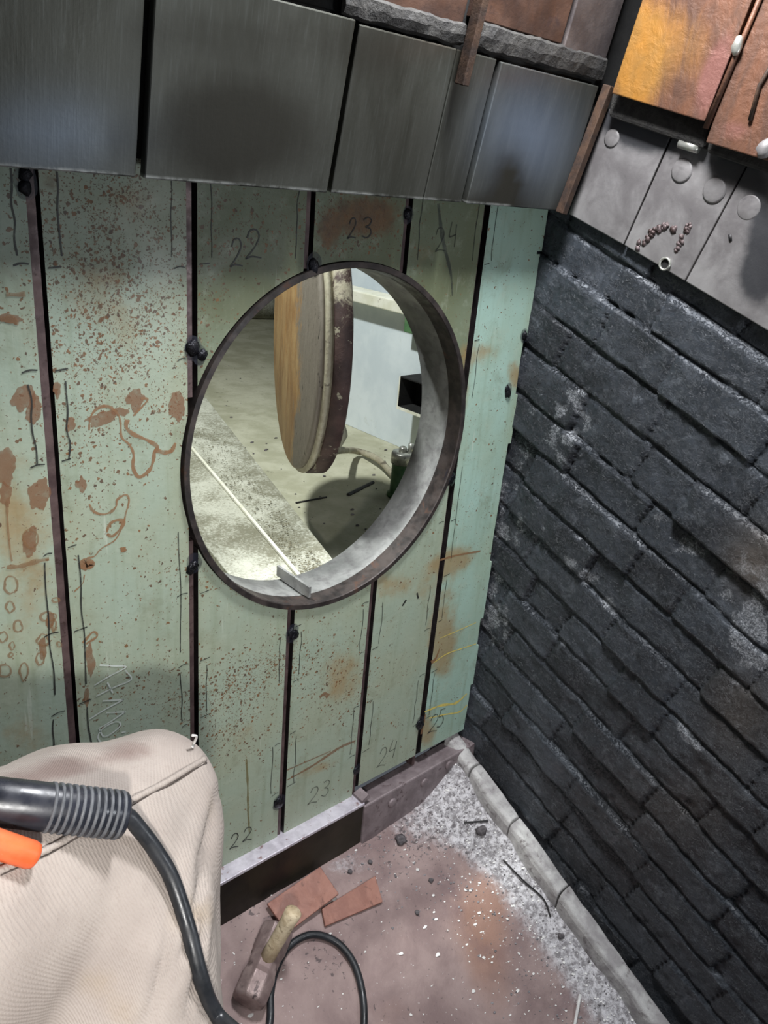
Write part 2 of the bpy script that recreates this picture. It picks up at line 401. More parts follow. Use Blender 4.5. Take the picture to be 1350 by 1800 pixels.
def mat_ledge():
    m = Mat('pale_dusty_steel'); fine = m.noise(130, 6, .75, .5); big = m.noise(7, 5, .6, .4)
    c = m.mix(m.noise(30, 5), lin(176, 176, 160), lin(208, 208, 194))
    d = m.math('ADD', m.math('MULTIPLY', fine, .9), m.math('MULTIPLY', big, .8))
    c = m.mix(m.math('MULTIPLY', m.step(d, .72, 1.0), .85), c, m.mix(fine, lin(78, 76, 56), lin(128, 124, 100)))
    return m.done(c, .85, 0, m.bump(m.math('ADD', fine, m.noise(40, 5, .7)), .5, .004))
PIPEM = mat_ledge()
LEDGEM = PIPEM
mat_plain('pale_dusty_steel', lin(172, 172, 156), lin(200, 200, 186), 12, .8, 0, .5, .004, lin(98, 95, 74), 34, (.44, .62), .85)
OFLOOR = mat_plain('khaki_dust', lin(166, 164, 140), lin(190, 188, 166), 8, .9, 0, .6, .004, lin(112, 110, 90), 30, (.62, .72), .6)
WHITEP = mat_plain('pale_blue_painted_steel', lin(206, 216, 222), lin(222, 230, 234), 6, .45, 0, .15, .002, lin(176, 182, 176), 14, (.6, .8), .6)
CREAM = mat_plain('cream_painted_rail', lin(222, 220, 200), lin(236, 234, 220), 14, .5, 0, .2, .001, lin(130, 120, 96), 50, (.62, .7), .6)
GREENP = mat_plain('bottle_green_paint', lin(70, 108, 72), lin(92, 128, 88), 30, .45, 0, .2, .001)
CHROME = mat_plain('dull_bright_steel', lin(168, 168, 160), lin(196, 196, 188), 40, .35, .7, .2, .001)
RIMD = mat_plain('flaking_dark_red_paint', lin(52, 36, 34), lin(74, 54, 50), 24, .6, .1, .5, .004, lin(150, 144, 126), 22, (.57, .64), .95)
def mat_rim():
    m = Mat('flaking_door_rim_paint'); sx = m.n('ShaderNodeSeparateXYZ'); m.L(m.tc.outputs['Object'], sx.inputs[0])
    f = m.step(m.math('ADD', m.math('MULTIPLY', sx.outputs[2], 1.6), m.math('MULTIPLY', m.noise(15, 6, .75, .5), .9)), 1.15, 1.28)
    d = m.mix(m.step(m.noise(24, 5), .3, .7), lin(52, 36, 34), lin(78, 58, 54))
    d = m.mix(m.step(m.noise(26, 5, .7), .60, .64), d, lin(156, 150, 130))
    return m.done(m.mix(f, d, m.mix(m.noise(40, 5, .7), lin(150, 140, 116), lin(186, 180, 160))), .65, .05, m.bump(m.noise(40, 6, .7), .5, .004))
RIMD = mat_rim()
RIML = mat_plain('dusty_door_rim', lin(150, 142, 122), lin(178, 172, 150), 22, .75, .1, .5, .004, lin(76, 66, 56), 34, (.55, .68), .8)
RUBBER = mat_plain('black_rubber', lin(26, 28, 31), lin(38, 40, 44), 40, .42, 0, .15, .001)
HANDLEB = mat_plain('black_moulded_plastic', lin(28, 30, 36), lin(40, 42, 50), 30, .32, 0, .1, .001)
GROOVE = mat_plain('grey_scuffed_plastic', lin(78, 80, 84), lin(98, 100, 104), 60, .55, 0, .1, .001)
LEVER = mat_plain('orange_plastic', lin(214, 92, 48), lin(226, 112, 66), 20, .38, 0, .15, .001, lin(196, 132, 100), 60, (.64, .7), .6)
TILEM = mat_plain('red_oxide_plate', lin(134, 92, 80), lin(156, 112, 98), 18, .6, .1, .3, .002, lin(120, 84, 74), 40)
HEADM = mat_plain('worn_hammer_steel', lin(124, 106, 104), lin(156, 138, 134), 22, .5, .35, .3, .002, lin(72, 60, 60), 30)
WOODM = mat_plain('weathered_wood', lin(172, 152, 122), lin(212, 196, 166), 26, .75, 0, .5, .003, lin(110, 90, 66), 40, stretch=(1, 1, 1))
PEBBLE = mat_plain('grey_clinker', lin(70, 66, 68), lin(112, 106, 108), 60, .85, 0, .6, .003)
CHIPW = mat_plain('pale_slag_flake', lin(204, 202, 200), lin(232, 230, 226), 60, .7, 0, .2, .001)
CHIPG = mat_plain('grey_ash_flake', lin(96, 92, 94), lin(150, 146, 148), 60, .85, 0, .4, .002)
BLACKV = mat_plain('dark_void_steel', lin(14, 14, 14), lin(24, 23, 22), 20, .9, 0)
BOOTM = mat_plain('dark_leather', lin(40, 34, 30), lin(58, 48, 42), 20, .55, 0)

# ------------------------------------------------------------------ setting: wall, floor, lining
HC = Vector((0.917, 0.0, 1.036)); HR = 0.333            # manhole centre and outer radius
WALLX = 1.428
def grid_wall_with_hole(name, x0, x1, z0, z1, y, hole, cell, mat, parent=None, thick=0.02, maskfn=None, xfn=None, zfn=None):
    nx = max(2, int(round((x1 - x0) / cell))); nzc = max(2, int(round((z1 - z0) / cell)))
    V = []; idx = {}; F = []
    def inside(x, z): return (x - HC.x) ** 2 + (z - HC.z) ** 2 < hole * hole
    pts = [[(x0 + (x1 - x0) * i / nx, z0 + (z1 - z0) * j / nzc) for j in range(nzc + 1)] for i in range(nx + 1)]
    def vid(i, j):
        if (i, j) in idx: return idx[(i, j)]
        x, z = pts[i][j]
        if hole and inside(x, z):
            edge_x = i in (0, nx); d = math.hypot(x - HC.x, z - HC.z) or 1e-6
            if edge_x:
                dz = math.sqrt(max(0, hole * hole - (x - HC.x) ** 2)); z = HC.z + (dz if z > HC.z else -dz)
            else:
                x = HC.x + (x - HC.x) / d * hole; z = HC.z + (z - HC.z) / d * hole
        V.append(Vector((xfn(x, z) if xfn else x, y, z))); idx[(i, j)] = len(V) - 1
        return idx[(i, j)]
    for i in range(nx):
        for j in range(nzc):
            q = [(i, j), (i + 1, j), (i + 1, j + 1), (i, j + 1)]
            if hole and all(inside(*pts[a][b]) for a, b in q): continue
            F.append(tuple(vid(a, b) for a, b in q))
    n = len(V); edges = {}
    for f in F:
        for a, b in zip(f, f[1:] + f[:1]):
            edges[(a, b)] = edges.get((a, b), 0) + 1
    B = [(a, b) for (a, b) in edges if (b, a) not in edges]
    V2 = V + [v + Vector((0, thick, 0)) for v in V]
    F2 = F + [tuple(i + n for i in reversed(f)) for f in F] + [(b, a, a + n, b + n) for a, b in B]
    ns = len(B)
    mk = [maskfn(v) for v in V2] if maskfn else None
    o = mesh(name, V2, F2, mat, parent, False, mk)
    o.data.materials.append(EDGE)
    for p in list(o.data.polygons)[-ns:]: p.material_index = 1
    return o

o = grid_wall_with_hole('wall_back', -0.7, 1.50, 0.10, 1.95, 0.050, 0.335, 0.03, BLACKV, None, 0.02); o['kind'] = 'structure'

# right wall: rows of lining tiles laid on a slope, one heightfield
TH = math.radians(20.5); TT = math.tan(TH); CT, ST = math.cos(TH), math.sin(TH)
ROWS = [-.06, .02, .105, .193, .281, .37, .459, .547, .636, .724, .81, .905, .998, 1.089, 1.191, 1.286, 1.386, 1.466, 1.62]
def alongc(p): return p[1] * CT + p[2] * ST
measured = {}
for px_, py_ in [(1155, 552), (1058, 578), (1183, 640), (1000, 590), (1336, 705), (1199, 880), (862, 1252), (1245, 1035), (1035, 1000), (1245, 1195), (1335, 790),
                 (1002, 1080), (1075, 1200), (1115, 990), (1145, 1290), (960, 1480), (1120, 1560)]:
    p = at(px_, py_, 0, WALLX); t = p.z - TT * p.y
    for k in range(len(ROWS) - 1):
        if ROWS[k] <= t < ROWS[k + 1]: measured.setdefault(k, []).append(alongc(p))
joints = []
br = random.Random(21)
for k in range(len(ROWS) - 1):
    js = list(measured.get(k, [])); a = -2.0 + br.random() * .2
    out = []
    while a < 1.2:
        if all(abs(a - m_) > .10 for m_ in js): out.append(a)
        a += br.uniform(.17, .27)
    joints.append(sorted(out + js))
def right_wall():
    V = []; F = []; MK = []
    ys = np.arange(0.045, -1.35, -0.006); ts = np.arange(-.05, 1.60, 0.0055)
    off = {}
    for y in ys:
        for t in ts:
            z = t + TT * y
            a = y * CT + z * ST
            wob = 0.004 * nz(y, z, 3, 9) + .0015 * nz(y, z, 7, 40)
            tt = t + wob; k = 0
            while k < len(ROWS) - 2 and tt >= ROWS[k + 1]: k += 1
            J = joints[k]; aa = a + .004 * nz(y, z, 11, 25); c = 0
            while c < len(J) and aa >= J[c]: c += 1
            if (k, c) not in off:
                q = random.Random(k * 97 + c * 13); off[(k, c)] = (q.uniform(-.007, .007), q.uniform(-.09, .09), q.random())
            o0, sl, sa = off[(k, c)]
            de = min(tt - ROWS[k], ROWS[k + 1] - tt) * CT
            dj = min([abs(aa - j) for j in J[max(0, c - 1):c + 1]] or [1])
            gro = max(0, 1 - de / .005); gj = max(0, 1 - dj / .0045)
            edge = .5 + .5 * nz(y, z, 5, 5)
            h = o0 + sl * (tt - (ROWS[k] + ROWS[k + 1]) / 2) * .9 - .011 * gro * (.5 + edge) - .009 * gj * (.3 + edge)
            h += .0045 * fbm(y, z, 0, 14, 4) + .0016 * nz(y, z, 9, 60)
            if k == len(ROWS) - 2: h -= .006
            x = WALLX - h
            P = (x, y, z); pxx, pyy = proj((WALLX, y, z)) if y > -1.02 else (2000, 900)
            cr = gs(pxx, pyy, 880, 900, 70, 130) + gs(pxx, pyy, 870, 1080, 40, 90) + gs(pxx, pyy, 1000, 720, 60, 90, .8) + gs(pxx, pyy, 1060, 1000, 80, 60, .7) + \
                gs(pxx, pyy, 880, 1330, 40, 60, .8) + gs(pxx, pyy, 1100, 1560, 110, 60, .8, .9) + gs(pxx, pyy, 1060, 1290, 50, 40, .8) + .12
            ash = gs(pxx, pyy, 1000, 750, 60, 70, .55) + gs(pxx, pyy, 1180, 940, 70, 25, .6, .8) + gs(pxx, pyy, 1340, 1080, 60, 110, 1.5) + gs(pxx, pyy, 1040, 1030, 120, 14, .7, .8) + \
                gs(pxx, pyy, 880, 880, 60, 90, .5) + gs(pxx, pyy, 1180, 1260, 160, 9, .8, .82) + gs(pxx, pyy, 1250, 1000, 60, 10, .8, .75) + gs(pxx, pyy, 870, 1100, 30, 80, .6) + .10 + .25 * cr + gs(pxx, pyy, 1060, 600, 14, 40, .6, .6)  # right-edge patch paints a bright pool of light among the ash
            fq = max(0.0, .6 + 1.3 * fbm(a, t, 3, 22, 5)); cr *= min(1.5, .4 + fq); ash = ash * min(1.5, fq) + .06
            brn = gs(pxx, pyy, 1330, 990, 50, 60, 1.0) + gs(pxx, pyy, 1200, 1420, 120, 80, .35) + gs(pxx, pyy, 1300, 1250, 60, 80, .6)
            V.append(P); MK.append((min(1, cr), min(1.4, ash), min(1, brn), sa))
    nt = len(ts)
    for i in range(len(ys) - 1):
        for j in range(nt - 1):
            F.append((i * nt + j, (i + 1) * nt + j, (i + 1) * nt + j + 1, i * nt + j + 1))
    o = mesh('wall_right', V, F, BRICK, None, True, MK)
    o['kind'] = 'structure'
right_wall()
# upright steel shell behind the lining
o = MB().box((1.50, -1.4, -.7), (1.52, .05, 2.6)).build('wall_right', BLACKV); o['kind'] = 'structure'

FS, FZ = 0.43, 0.02
KX = 1.362
def kerb_foot(y):     # height of the kerb's lower edge
    return .080 + .47 * (y + .02)
def floor_z(x, y):
    z = FZ + FS * y
    bank = max(0, kerb_foot(y) - z) + .004
    d = max(0.0, KX - x)
    z += bank * math.exp(-(d / .075) ** 1.5) + .018 * gs(x, y, 1.30, -.07, .16, .07)
    z += .0035 * fbm(x, y, 2, 11, 4) * (1 + 2.2 * math.exp(-d / .12)) + .0012 * nz(x, y, 1, 60)
    return z
def floor_mesh():
    V = []; F = []; MK = []
    xs = np.arange(-.5, 1.47, .011); ys = np.arange(.045, -1.35, -.011)
    for y in ys:
        for x in xs:
            z = floor_z(x, y) if x < KX else floor_z(KX, y) - .01
            V.append((x, y, z))
            pxx, pyy = proj((x, y, z)) if y > -.95 else (900, 2400)
            d = KX - x
            ash = 1.15 * math.exp(-(max(0, d) / .085) ** 2) + .55 * gs(pxx, pyy, 740, 1440, 110, 60) + .5 * gs(pxx, pyy, 610, 1520, 60, 25) + .25 * gs(pxx, pyy, 880, 1480, 120, 60)
            org = gs(pxx, pyy, 850, 1650, 45, 120, 1.0, -.15) + gs(pxx, pyy, 870, 1570, 25, 35, .7) + gs(pxx, pyy, 740, 1600, 120, 70, .15) + gs(pxx, pyy, 690, 1780, 60, 40, .3)
            dk = gs(pxx, pyy, 560, 1690, 50, 40, .5) + gs(pxx, pyy, 760, 1460, 120, 60, .6) + gs(pxx, pyy, 440, 1580, 60, 40, .5)
            MK.append((ash, min(1, org), dk))
    nx = len(xs)
    for i in range(len(ys) - 1):
        for j in range(nx - 1):
            F.append((i * nx + j, i * nx + j + 1, (i + 1) * nx + j + 1, (i + 1) * nx + j))
    o = mesh('floor', V, F, FLOOR, None, True, MK); o['kind'] = 'structure'
floor_mesh()

# outer room seen through the manhole
o = MB().box((-.6, .06, .56), (4.2, 4.2, .60)).build('floor', OFLOOR); o['kind'] = 'structure'
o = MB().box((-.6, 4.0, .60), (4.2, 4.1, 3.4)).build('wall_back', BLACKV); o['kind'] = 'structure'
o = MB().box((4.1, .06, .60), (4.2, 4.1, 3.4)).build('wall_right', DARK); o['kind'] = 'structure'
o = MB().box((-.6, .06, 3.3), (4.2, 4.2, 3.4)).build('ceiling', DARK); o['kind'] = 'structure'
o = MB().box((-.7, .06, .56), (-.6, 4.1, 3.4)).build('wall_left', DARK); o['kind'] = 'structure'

# ------------------------------------------------------------------ green wall plates
SEAM = [.384, .606, .818, 1.033, 1.240]
GAP = .0088
def plate_mask(v):
    x, y = proj(v)
    r = gs(x, y, 190, 420, 130, 190, .9) + gs(x, y, 230, 560, 100, 90, .75) + gs(x, y, 140, 760, 70, 160, .35) + gs(x, y, 240, 1210, 90, 70, .25) + gs(x, y, 60, 330, 60, 60, .3) + \
        gs(x, y, 430, 1195, 110, 38, 1.0, -.35) + gs(x, y, 400, 1290, 60, 40, .6, -.3) + gs(x, y, 620, 390, 90, 60, .7) + gs(x, y, 420, 400, 70, 70, .35) + gs(x, y, 330, 1000, 70, 40, .25) + \
        gs(x, y, 590, 1200, 60, 70, .3) + gs(x, y, 310, 720, 40, 40, .5)
    g = gs(x, y, 790, 1080, 50, 160, .5) + gs(x, y, 150, 440, 120, 160, .35) + gs(x, y, 230, 600, 90, 60, .3) + gs(x, y, 600, 1190, 50, 75, .8) + gs(x, y, 690, 1030, 60, 30, .75) + gs(x, y, 840, 620, 40, 30, .8) + gs(x, y, 905, 660, 16, 30, 1.0) + gs(x, y, 815, 690, 15, 60, .7) + \
        gs(x, y, 800, 985, 50, 22, .8, -.3) + gs(x, y, 775, 1130, 22, 60, .8) + gs(x, y, 750, 1290, 20, 40, .9) + gs(x, y, 30, 900, 80, 120, .75) + gs(x, y, 50, 1080, 70, 110, .55) + \
        gs(x, y, 230, 350, 60, 40, .5) + gs(x, y, 190, 520, 80, 60, .35) + gs(x, y, 425, 1290, 50, 40, .5) + gs(x, y, 430, 420, 90, 80, .35) + gs(x, y, 740, 450, 40, 60, .5) + gs(x, y, 560, 1350, 60, 12, .7, -.35) + gs(x, y, 40, 1300, 70, 60, .6)
    b = gs(x, y, 640, 380, 85, 48, 1.0) + gs(x, y, 90, 320, 26, 40, .6) + gs(x, y, 120, 480, 12, 160, .35) + gs(x, y, 575, 420, 20, 40, .6)
    return (min(1.1, r), min(1, g), min(1, b))
PLATES = []   # (name key, object)
def plate(x0, x1, z0, z1, label, hole=True, xfn=None, mat=None):
    t = thing('steel_plate', label, 'steel plate', ((x0 + x1) / 2, .01, z0), 'green numbered wall plates')
    grid_wall_with_hole('plate_face', x0, x1, z0, z1, 0.0, .334 if hole else 0, .009, mat or G, t, .02, plate_mask, xfn)
    return t
TOPZ = 1.53
pA = plate(-.5, SEAM[0] - GAP, .136, TOPZ, 'green plate at the far left edge with brown rust blisters, beyond the wide dark seam', False)
pB = plate(SEAM[0] + GAP, SEAM[1] - GAP, .136, TOPZ, 'tall rust-speckled green plate with white chalk writing, left of the round opening', True)
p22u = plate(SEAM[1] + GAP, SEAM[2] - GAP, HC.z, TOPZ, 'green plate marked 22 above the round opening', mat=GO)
p22l = plate(SEAM[1] + GAP, SEAM[2] - GAP, .136, HC.z, 'green plate marked 22 below the round opening, beside the canvas knee')
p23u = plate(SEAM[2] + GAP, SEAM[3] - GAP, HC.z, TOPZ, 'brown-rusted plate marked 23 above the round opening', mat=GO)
p23l = plate(SEAM[2] + GAP, SEAM[3] - GAP, .136, HC.z, 'green plate marked 23 below the round opening with an ochre rust cloud')
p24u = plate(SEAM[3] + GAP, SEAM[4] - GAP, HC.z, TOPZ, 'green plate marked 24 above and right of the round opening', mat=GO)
p24l = plate(SEAM[3] + GAP, SEAM[4] - GAP, .158, HC.z, 'pale green plate marked 24 below the right side of the round opening')
p25 = plate(SEAM[4] + GAP, 1.414, .158, TOPZ, 'tall pale turquoise plate marked 25 beside the dark tiled wall', True, lambda x, z: x + (.004 * nz(z, 0, 0, 9) if x > 1.405 else 0), GT)
for za, zb, e in [(1.392, 1.50, 1.430), (1.215, 1.386, 1.426), (.966, 1.082, 1.426), (.50, .66, 1.424), (.30, .42, 1.423)]: MB().box((1.412, .001, za), (e, .012, zb)).build('edge_strip', GT, p25)

# seam backing bars
seam_names = ['leftmost seam, between the rust-blistered plate and the chalk-marked plate', 'seam left of the round opening', 'seam between the plates marked 22 and 23',
              'seam between the plates marked 23 and 24', 'seam between the plates marked 24 and 25']
for i, xs in enumerate(SEAM):
    wbar = .017 if i == 0 else .012
    t = thing('seam_backing_bar', 'dark steel backing bar behind the ' + seam_names[i], 'bar', (xs, .03, .12), 'seam backing bars')
    segs = [(.12, TOPZ)]
    dx = abs(xs - HC.x)
    if dx < .335:
        h = math.sqrt(.335 ** 2 - dx ** 2); segs = [(.12, HC.z - h), (HC.z + h, TOPZ)]
    for a, b in segs:
        MB().box((xs - GAP - .002, .020, a), (xs + GAP + .004, .046, b)).build('bar', BARM, t)
        MB().box((xs - GAP + .0005, .003 if i < 4 else .008, a), (xs - GAP + (.0125 if i == 0 else .010), .021, b)).build('raised_strip', BARM, t)

# tack welds
def tack(parent, px_, py_, r=.011, n=2, seed=0):
    p = at(px_, py_); mb = MB()
    for k in range(n):
        q = random.Random(seed * 10 + k)
        mb.blob(p + Vector((q.uniform(-.006, .006), -.001, q.uniform(-.012, .012) * (n > 1))), r * q.uniform(.65, 1), seed + k, .5, (1, .6, 1.25))
    mb.build('tack_weld', WELD, parent, True)
    m2 = MB(); V = [p + Vector((math.cos(a) * r * 1.35 * (1 + .3 * nz(math.cos(a), math.sin(a), seed, 1.5)), 0, math.sin(a) * r * 1.8)) + Vector((0, -.0009 - p.y, 0)) for a in [k * math.pi / 10 for k in range(20)]]
    m2.add(V, [tuple(range(20))]); m2.build('scorch_mark', BURN, parent)
tack(pB, 338, 612, .011, 2, 1); tack(p22u, 350, 624, .009, 1, 2); tack(pB, 340, 990, .011, 2, 3); tack(pA, 45, 320, .012, 2, 4)
tack(p23u, 552, 466, .012, 2, 5); tack(p24u, 716, 378, .009, 2, 6); tack(p23l, 513, 1113, .012, 2, 7); tack(p22l, 490, 1410, .012, 2, 8)
tack(p24l, 627, 1352, .009, 1, 9); tack(p25, 738, 1270, .011, 2, 10); tack(p25, 789, 838, .012, 2, 11); tack(p25, 893, 685, .009, 2, 12); tack(p25, 921, 590, .009, 1, 13)

# marker lines and stitch ticks beside the seams
rows = [1.359, 1.218, 1.083, .948, .81, .668, .54, .402, .262]
spans = [(1.475, 1.372), (1.205, 1.09), (.935, .70), (.655, .55), (.395, .27)]
mk = {id(p): MB() for p in (pA, pB, p22u, p22l, p23u, p23l, p24u, p24l, p25)}
def side_plate(i, right, z):
    tbl = [(pA, pB), (pB, p22u if z > HC.z else p22l), (p22u if z > HC.z else p22l, p23u if z > HC.z else p23l), (p23u if z > HC.z else p23l, p24u if z > HC.z else p24l), (p24u if z > HC.z else p24l, p25)]
    return tbl[i][1 if right else 0]
lr = random.Random(5)
def clear(x, z): return math.hypot(x - HC.x, z - HC.z) > .352
for i, xs in enumerate(SEAM):
    for right in (False, True):
        s = 1 if right else -1
        for z in rows:
            a = xs + s * (GAP + .003); b = xs + s * (GAP + lr.uniform(.016, .026)); zz = z + lr.uniform(-.006, .006)
            if zz < .2 or not (clear(a, zz) and clear(b, zz)): continue
            if i >= 2 and lr.random() < .2: continue
            ribbon(mk[id(side_plate(i, right, zz))], [(a, 0, zz), ((a + b) / 2, 0, zz + .001), (b, 0, zz + .002 * s)], .0022 if i < 1 else .0016)
        for za, zb in spans:
            x = xs + s * (GAP + lr.uniform(.014, .024))
            if not (clear(x, za) and clear(x, zb)): continue
            if zb < .2: continue
            k = 5; pts = [(x + lr.uniform(-.002, .002), 0, za + (zb - za) * q / k) for q in range(k + 1)]
            ribbon(mk[id(side_plate(i, right, za))], pts, .0024 if i < 1 else .0015)
for p in (pA, pB, p22u, p22l, p23u, p23l, p24u, p24l, p25):
    if mk[id(p)].v: mk[id(p)].build('marker_lines', INK, p)

# handwritten plate numbers
GLY = {'2': [[(.05, .28), (.2, .03), (.55, 0), (.75, .22), (.6, .5), (.3, .78), (.05, .98), (.4, .9), (.95, .95)]],
       '3': [[(.1, .12), (.45, 0), (.75, .15), (.6, .38), (.3, .47), (.7, .55), (.8, .8), (.5, 1), (.1, .9)]],
       '4': [[(.3, 0), (.1, .5), (.15, .6), (.75, .5)], [(.75, .1), (.7, .5), (.62, 1)]],
       '5': [[(.75, 0), (.3, .04), (.2, .42), (.55, .38), (.75, .65), (.5, .95), (.1, .95)]]}
def write(parent, txt, spots, mat, w=.0024, name='marker_number'):
    mb = MB()
    for ch, (cx, cy, gw, gh, sk) in zip(txt, spots):
        for st in GLY[ch]:
            pts = [at(cx + (a - .5) * gw + (.5 - b) * sk, cy + (b - .5) * gh - (a - .5) * gw * (.25 if cy > 1000 else 0)) for a, b in st]
            ribbon(mb, pts, w)
    mb.build(name, mat, parent)
write(p22u, '22', [(417, 445, 24, 50, 3), (447, 430, 30, 52, 3)], INK)
write(p23u, '23', [(620, 402, 16, 36, 5), (646, 400, 22, 36, 4)], INK)
write(p24u, '24', [(775, 422, 20, 42, 2), (797, 412, 18, 44, 2)], INKF)
write(p22l, '22', [(413, 1478, 17, 26, 4), (436, 1466, 18, 24, 4)], INK)
write(p23l, '23', [(552, 1398, 18, 30, 8), (573, 1385, 16, 28, 6)], INKF)
write(p24l, '24', [(673, 1331, 16, 34, 8), (691, 1316, 16, 32, 6)], INKF)
write(p25, '25', [(763, 1272, 17, 32, 8), (776, 1262, 15, 32, 6)], INK)
# white chalk word written sideways
mb = MB()
c5 = lambda L: [at(x * .2963, y * .2963 + 850) for x, y in L]
for st in [[(590, 1075), (670, 1080), (748, 1086), (650, 1140), (560, 1195)], [(742, 1106), (778, 1160), (680, 1205), (570, 1260)], [(636, 1178), (668, 1240)], [(608, 1288), (735, 1280)],
           [(735, 1278), (620, 1340), (530, 1396)], [(630, 1358), (745, 1353)], [(742, 1352), (640, 1420), (585, 1450)], [(585, 1450), (620, 1500), (700, 1450), (712, 1420), (680, 1412), (610, 1450), (580, 1500), (600, 1540)], [(720, 1475), (745, 1470)]]:
    ribbon(mb, c5(st), .0026, jitter=.5, sub=4)
mb.build('chalk_writing', CHALK, pB)
# rust tide marks and runs
c4 = lambda L: [at(x * .339, y * .339 + 290) for x, y in L]
def strokes(parent, name, mat, lst):
    for k, (pts, w) in enumerate(lst):
        mb = MB(); ribbon(mb, pts, w, jitter=.7, lift=.0004 + .00003 * k, sub=7); mb.build(name, mat, parent)
def blots(parent, name, mat, lst):
    for k, (cx, cy, rx, ry, rot) in enumerate(lst):
        pts = []
        for q in range(36):
            a = q * math.pi / 18; e = 1 + .45 * nz(math.cos(a), math.sin(a), k * 3.7 + cx, 1.3) + .2 * nz(math.cos(a), math.sin(a), k, 4)
            u, w = rx * e * math.cos(a), ry * e * math.sin(a)
            pts.append(at(cx + u * math.cos(rot) - w * math.sin(rot), cy + u * math.sin(rot) + w * math.cos(rot)) + Vector((0, -.0003 - .00002 * (k % 5), 0)))
        MB().add(pts, [tuple(range(36))]).build(name, mat, parent)
blots(pB, 'rust_stain', STAINL, [(178, 735, 26, 13, -.35), (238, 702, 16, 18, .3), (212, 724, 14, 8, 0), (100, 685, 7, 14, 0), (124, 745, 9, 13, .2), (312, 715, 13, 22, 0), (143, 852, 9, 12, .3), (158, 1160, 8, 26, -.1), (152, 995, 11, 7, -.3), (217, 966, 6, 5, 0), (152, 1225, 5, 18, 0)])
strokes(pB, 'rust_tide_mark', STAIN, [(c4([(462, 1375), (468, 1310), (505, 1262), (560, 1252), (610, 1290), (625, 1340), (630, 1410), (670, 1450), (692, 1500), (690, 1570), (722, 1618), (775, 1580), (795, 1530), (800, 1490), (815, 1460), (760, 1425), (690, 1395), (655, 1360), (660, 1320)]), [.003, .004, .003, .004, .006, .005, .006, .006]),
    (c4([(800, 1475), (850, 1490), (890, 1480), (910, 1440)]), [.007, .008, .004]), (c4([(730, 1210), (765, 1215), (735, 1255), (690, 1300)]), .003),
    (c5([(528, 120), (555, 165), (610, 182), (660, 165), (690, 130), (695, 95), (745, 66), (765, 100), (745, 180), (735, 230)]), [.003, .004, .005, .003, .003]),
    (c5([(632, 290), (650, 240), (700, 215), (732, 228), (712, 270), (665, 312), (635, 298)]), .005), (c5([(720, 270), (680, 335), (600, 385), (560, 430), (515, 440)]), .0025),
    (c5([(488, 505), (505, 470), (545, 478), (520, 505)]), [.012, .016, .006]), (c5([(715, 395), (745, 385)]), .009), (c5([(490, 945), (550, 880), (575, 905), (510, 950)]), .004), (c5([(440, 640), (490, 590), (500, 540)]), .002)])
al = []
ar = random.Random(3)
for cx, cy, rx, ry in [(60, 600, 45, 55), (60, 735, 24, 34), (105, 850, 26, 34), (15, 910, 28, 34), (70, 960, 16, 24), (65, 1015, 14, 14), (30, 1110, 40, 40), (140, 1110, 24, 60), (255, 930, 36, 40), (240, 1040, 24, 45), (290, 790, 46, 30), (320, 840, 14, 40), (350, 955, 14, 18),
                       (180, 330, 50, 60), (330, 690, 20, 14)]:
    pts = [((cx + rx * math.cos(a) * ar.uniform(.7, 1.15)), (cy + ry * math.sin(a) * ar.uniform(.7, 1.15))) for a in [k * 2 * math.pi / 9 + 1 for k in range(10)]]
    al.append((c5([q for q in pts]), [.002, .0035, .002, .004]))
al.append((c5([(40, 495), (120, 490), (200, 465), (290, 445)]), [.005, .011, .008, .006])); al.append((c5([(40, 100), (45, 250), (60, 400), (70, 460)]), .003)); al.append((c4([(0, 800), (60, 800), (95, 825)]), [.008, .01, .004])); al.append((c4([(30, 670), (90, 672), (130, 668)]), .006))
strokes(pA, 'rust_tide_mark', mat_stain('faint_rust_tide_mark', lin(128, 92, 62), lin(142, 108, 74), .55), al)
blots(pA, 'rust_bloom', STAINL, [(42, 700, 20, 24, .2), (62, 718, 14, 24, .2), (68, 870, 20, 26, .1), (8, 820, 18, 30, 0), (52, 950, 13, 26, .1), (10, 870, 10, 22, 0), (18, 560, 20, 8, .1), (88, 1090, 7, 16, 0), (75, 1140, 7, 20, 0)])
c6 = lambda L: [at(330 + x * .3926, 1000 + y * .3926) for x, y in L]
strokes(p25, 'yellow_run_mark', YELST, [(c6([(1060, 640), (1130, 612), (1200, 600), (1250, 558)]), [.004, .007, .008, .004]), (c6([(1080, 668), (1150, 652), (1215, 640), (1250, 610)]), [.003, .004, .005, .003]), (c6([(1100, 420), (1160, 380), (1230, 355), (1290, 335)]), .0028), (c6([(1130, 310), (1200, 280), (1290, 240)]), .002)])
strokes(p25, 'rust_run', STAIN, [(c6([(1130, -40), (1200, -60), (1310, -80)]), .005), (c6([(1090, 420), (1110, 400), (1130, 350)]), [.012, .008, .003]), (c6([(1045, 740), (1055, 690), (1065, 650)]), [.006, .008, .004])])
strokes(p23l, 'rust_run', STAINL, [(c6([(445, 945), (560, 880), (680, 800), (750, 770)]), [.003, .007, .008, .006]), (c6([(445, 900), (560, 850), (640, 815)]), .003), (c6([(590, 575), (610, 560), (630, 570)]), .010), (c6([(655, 300), (657, 290)]), .008)])
strokes(p22l, 'water_drip_mark', WATER, [(c6([(262, 850), (268, 960), (270, 1080), (276, 1180)]), [.004, .004, .005, .003])])
strokes(p24u, 'blue_marker_sweep', BURN, [([at(770, 358), at(778, 420), at(792, 480), at(795, 520)], [.006, .009, .006, .003])])
strokes(p24l, 'burn_spots', INK, [([at(707, 1065), at(714, 1054)], .005), ([at(733, 1042), at(735, 1052)], .005)])

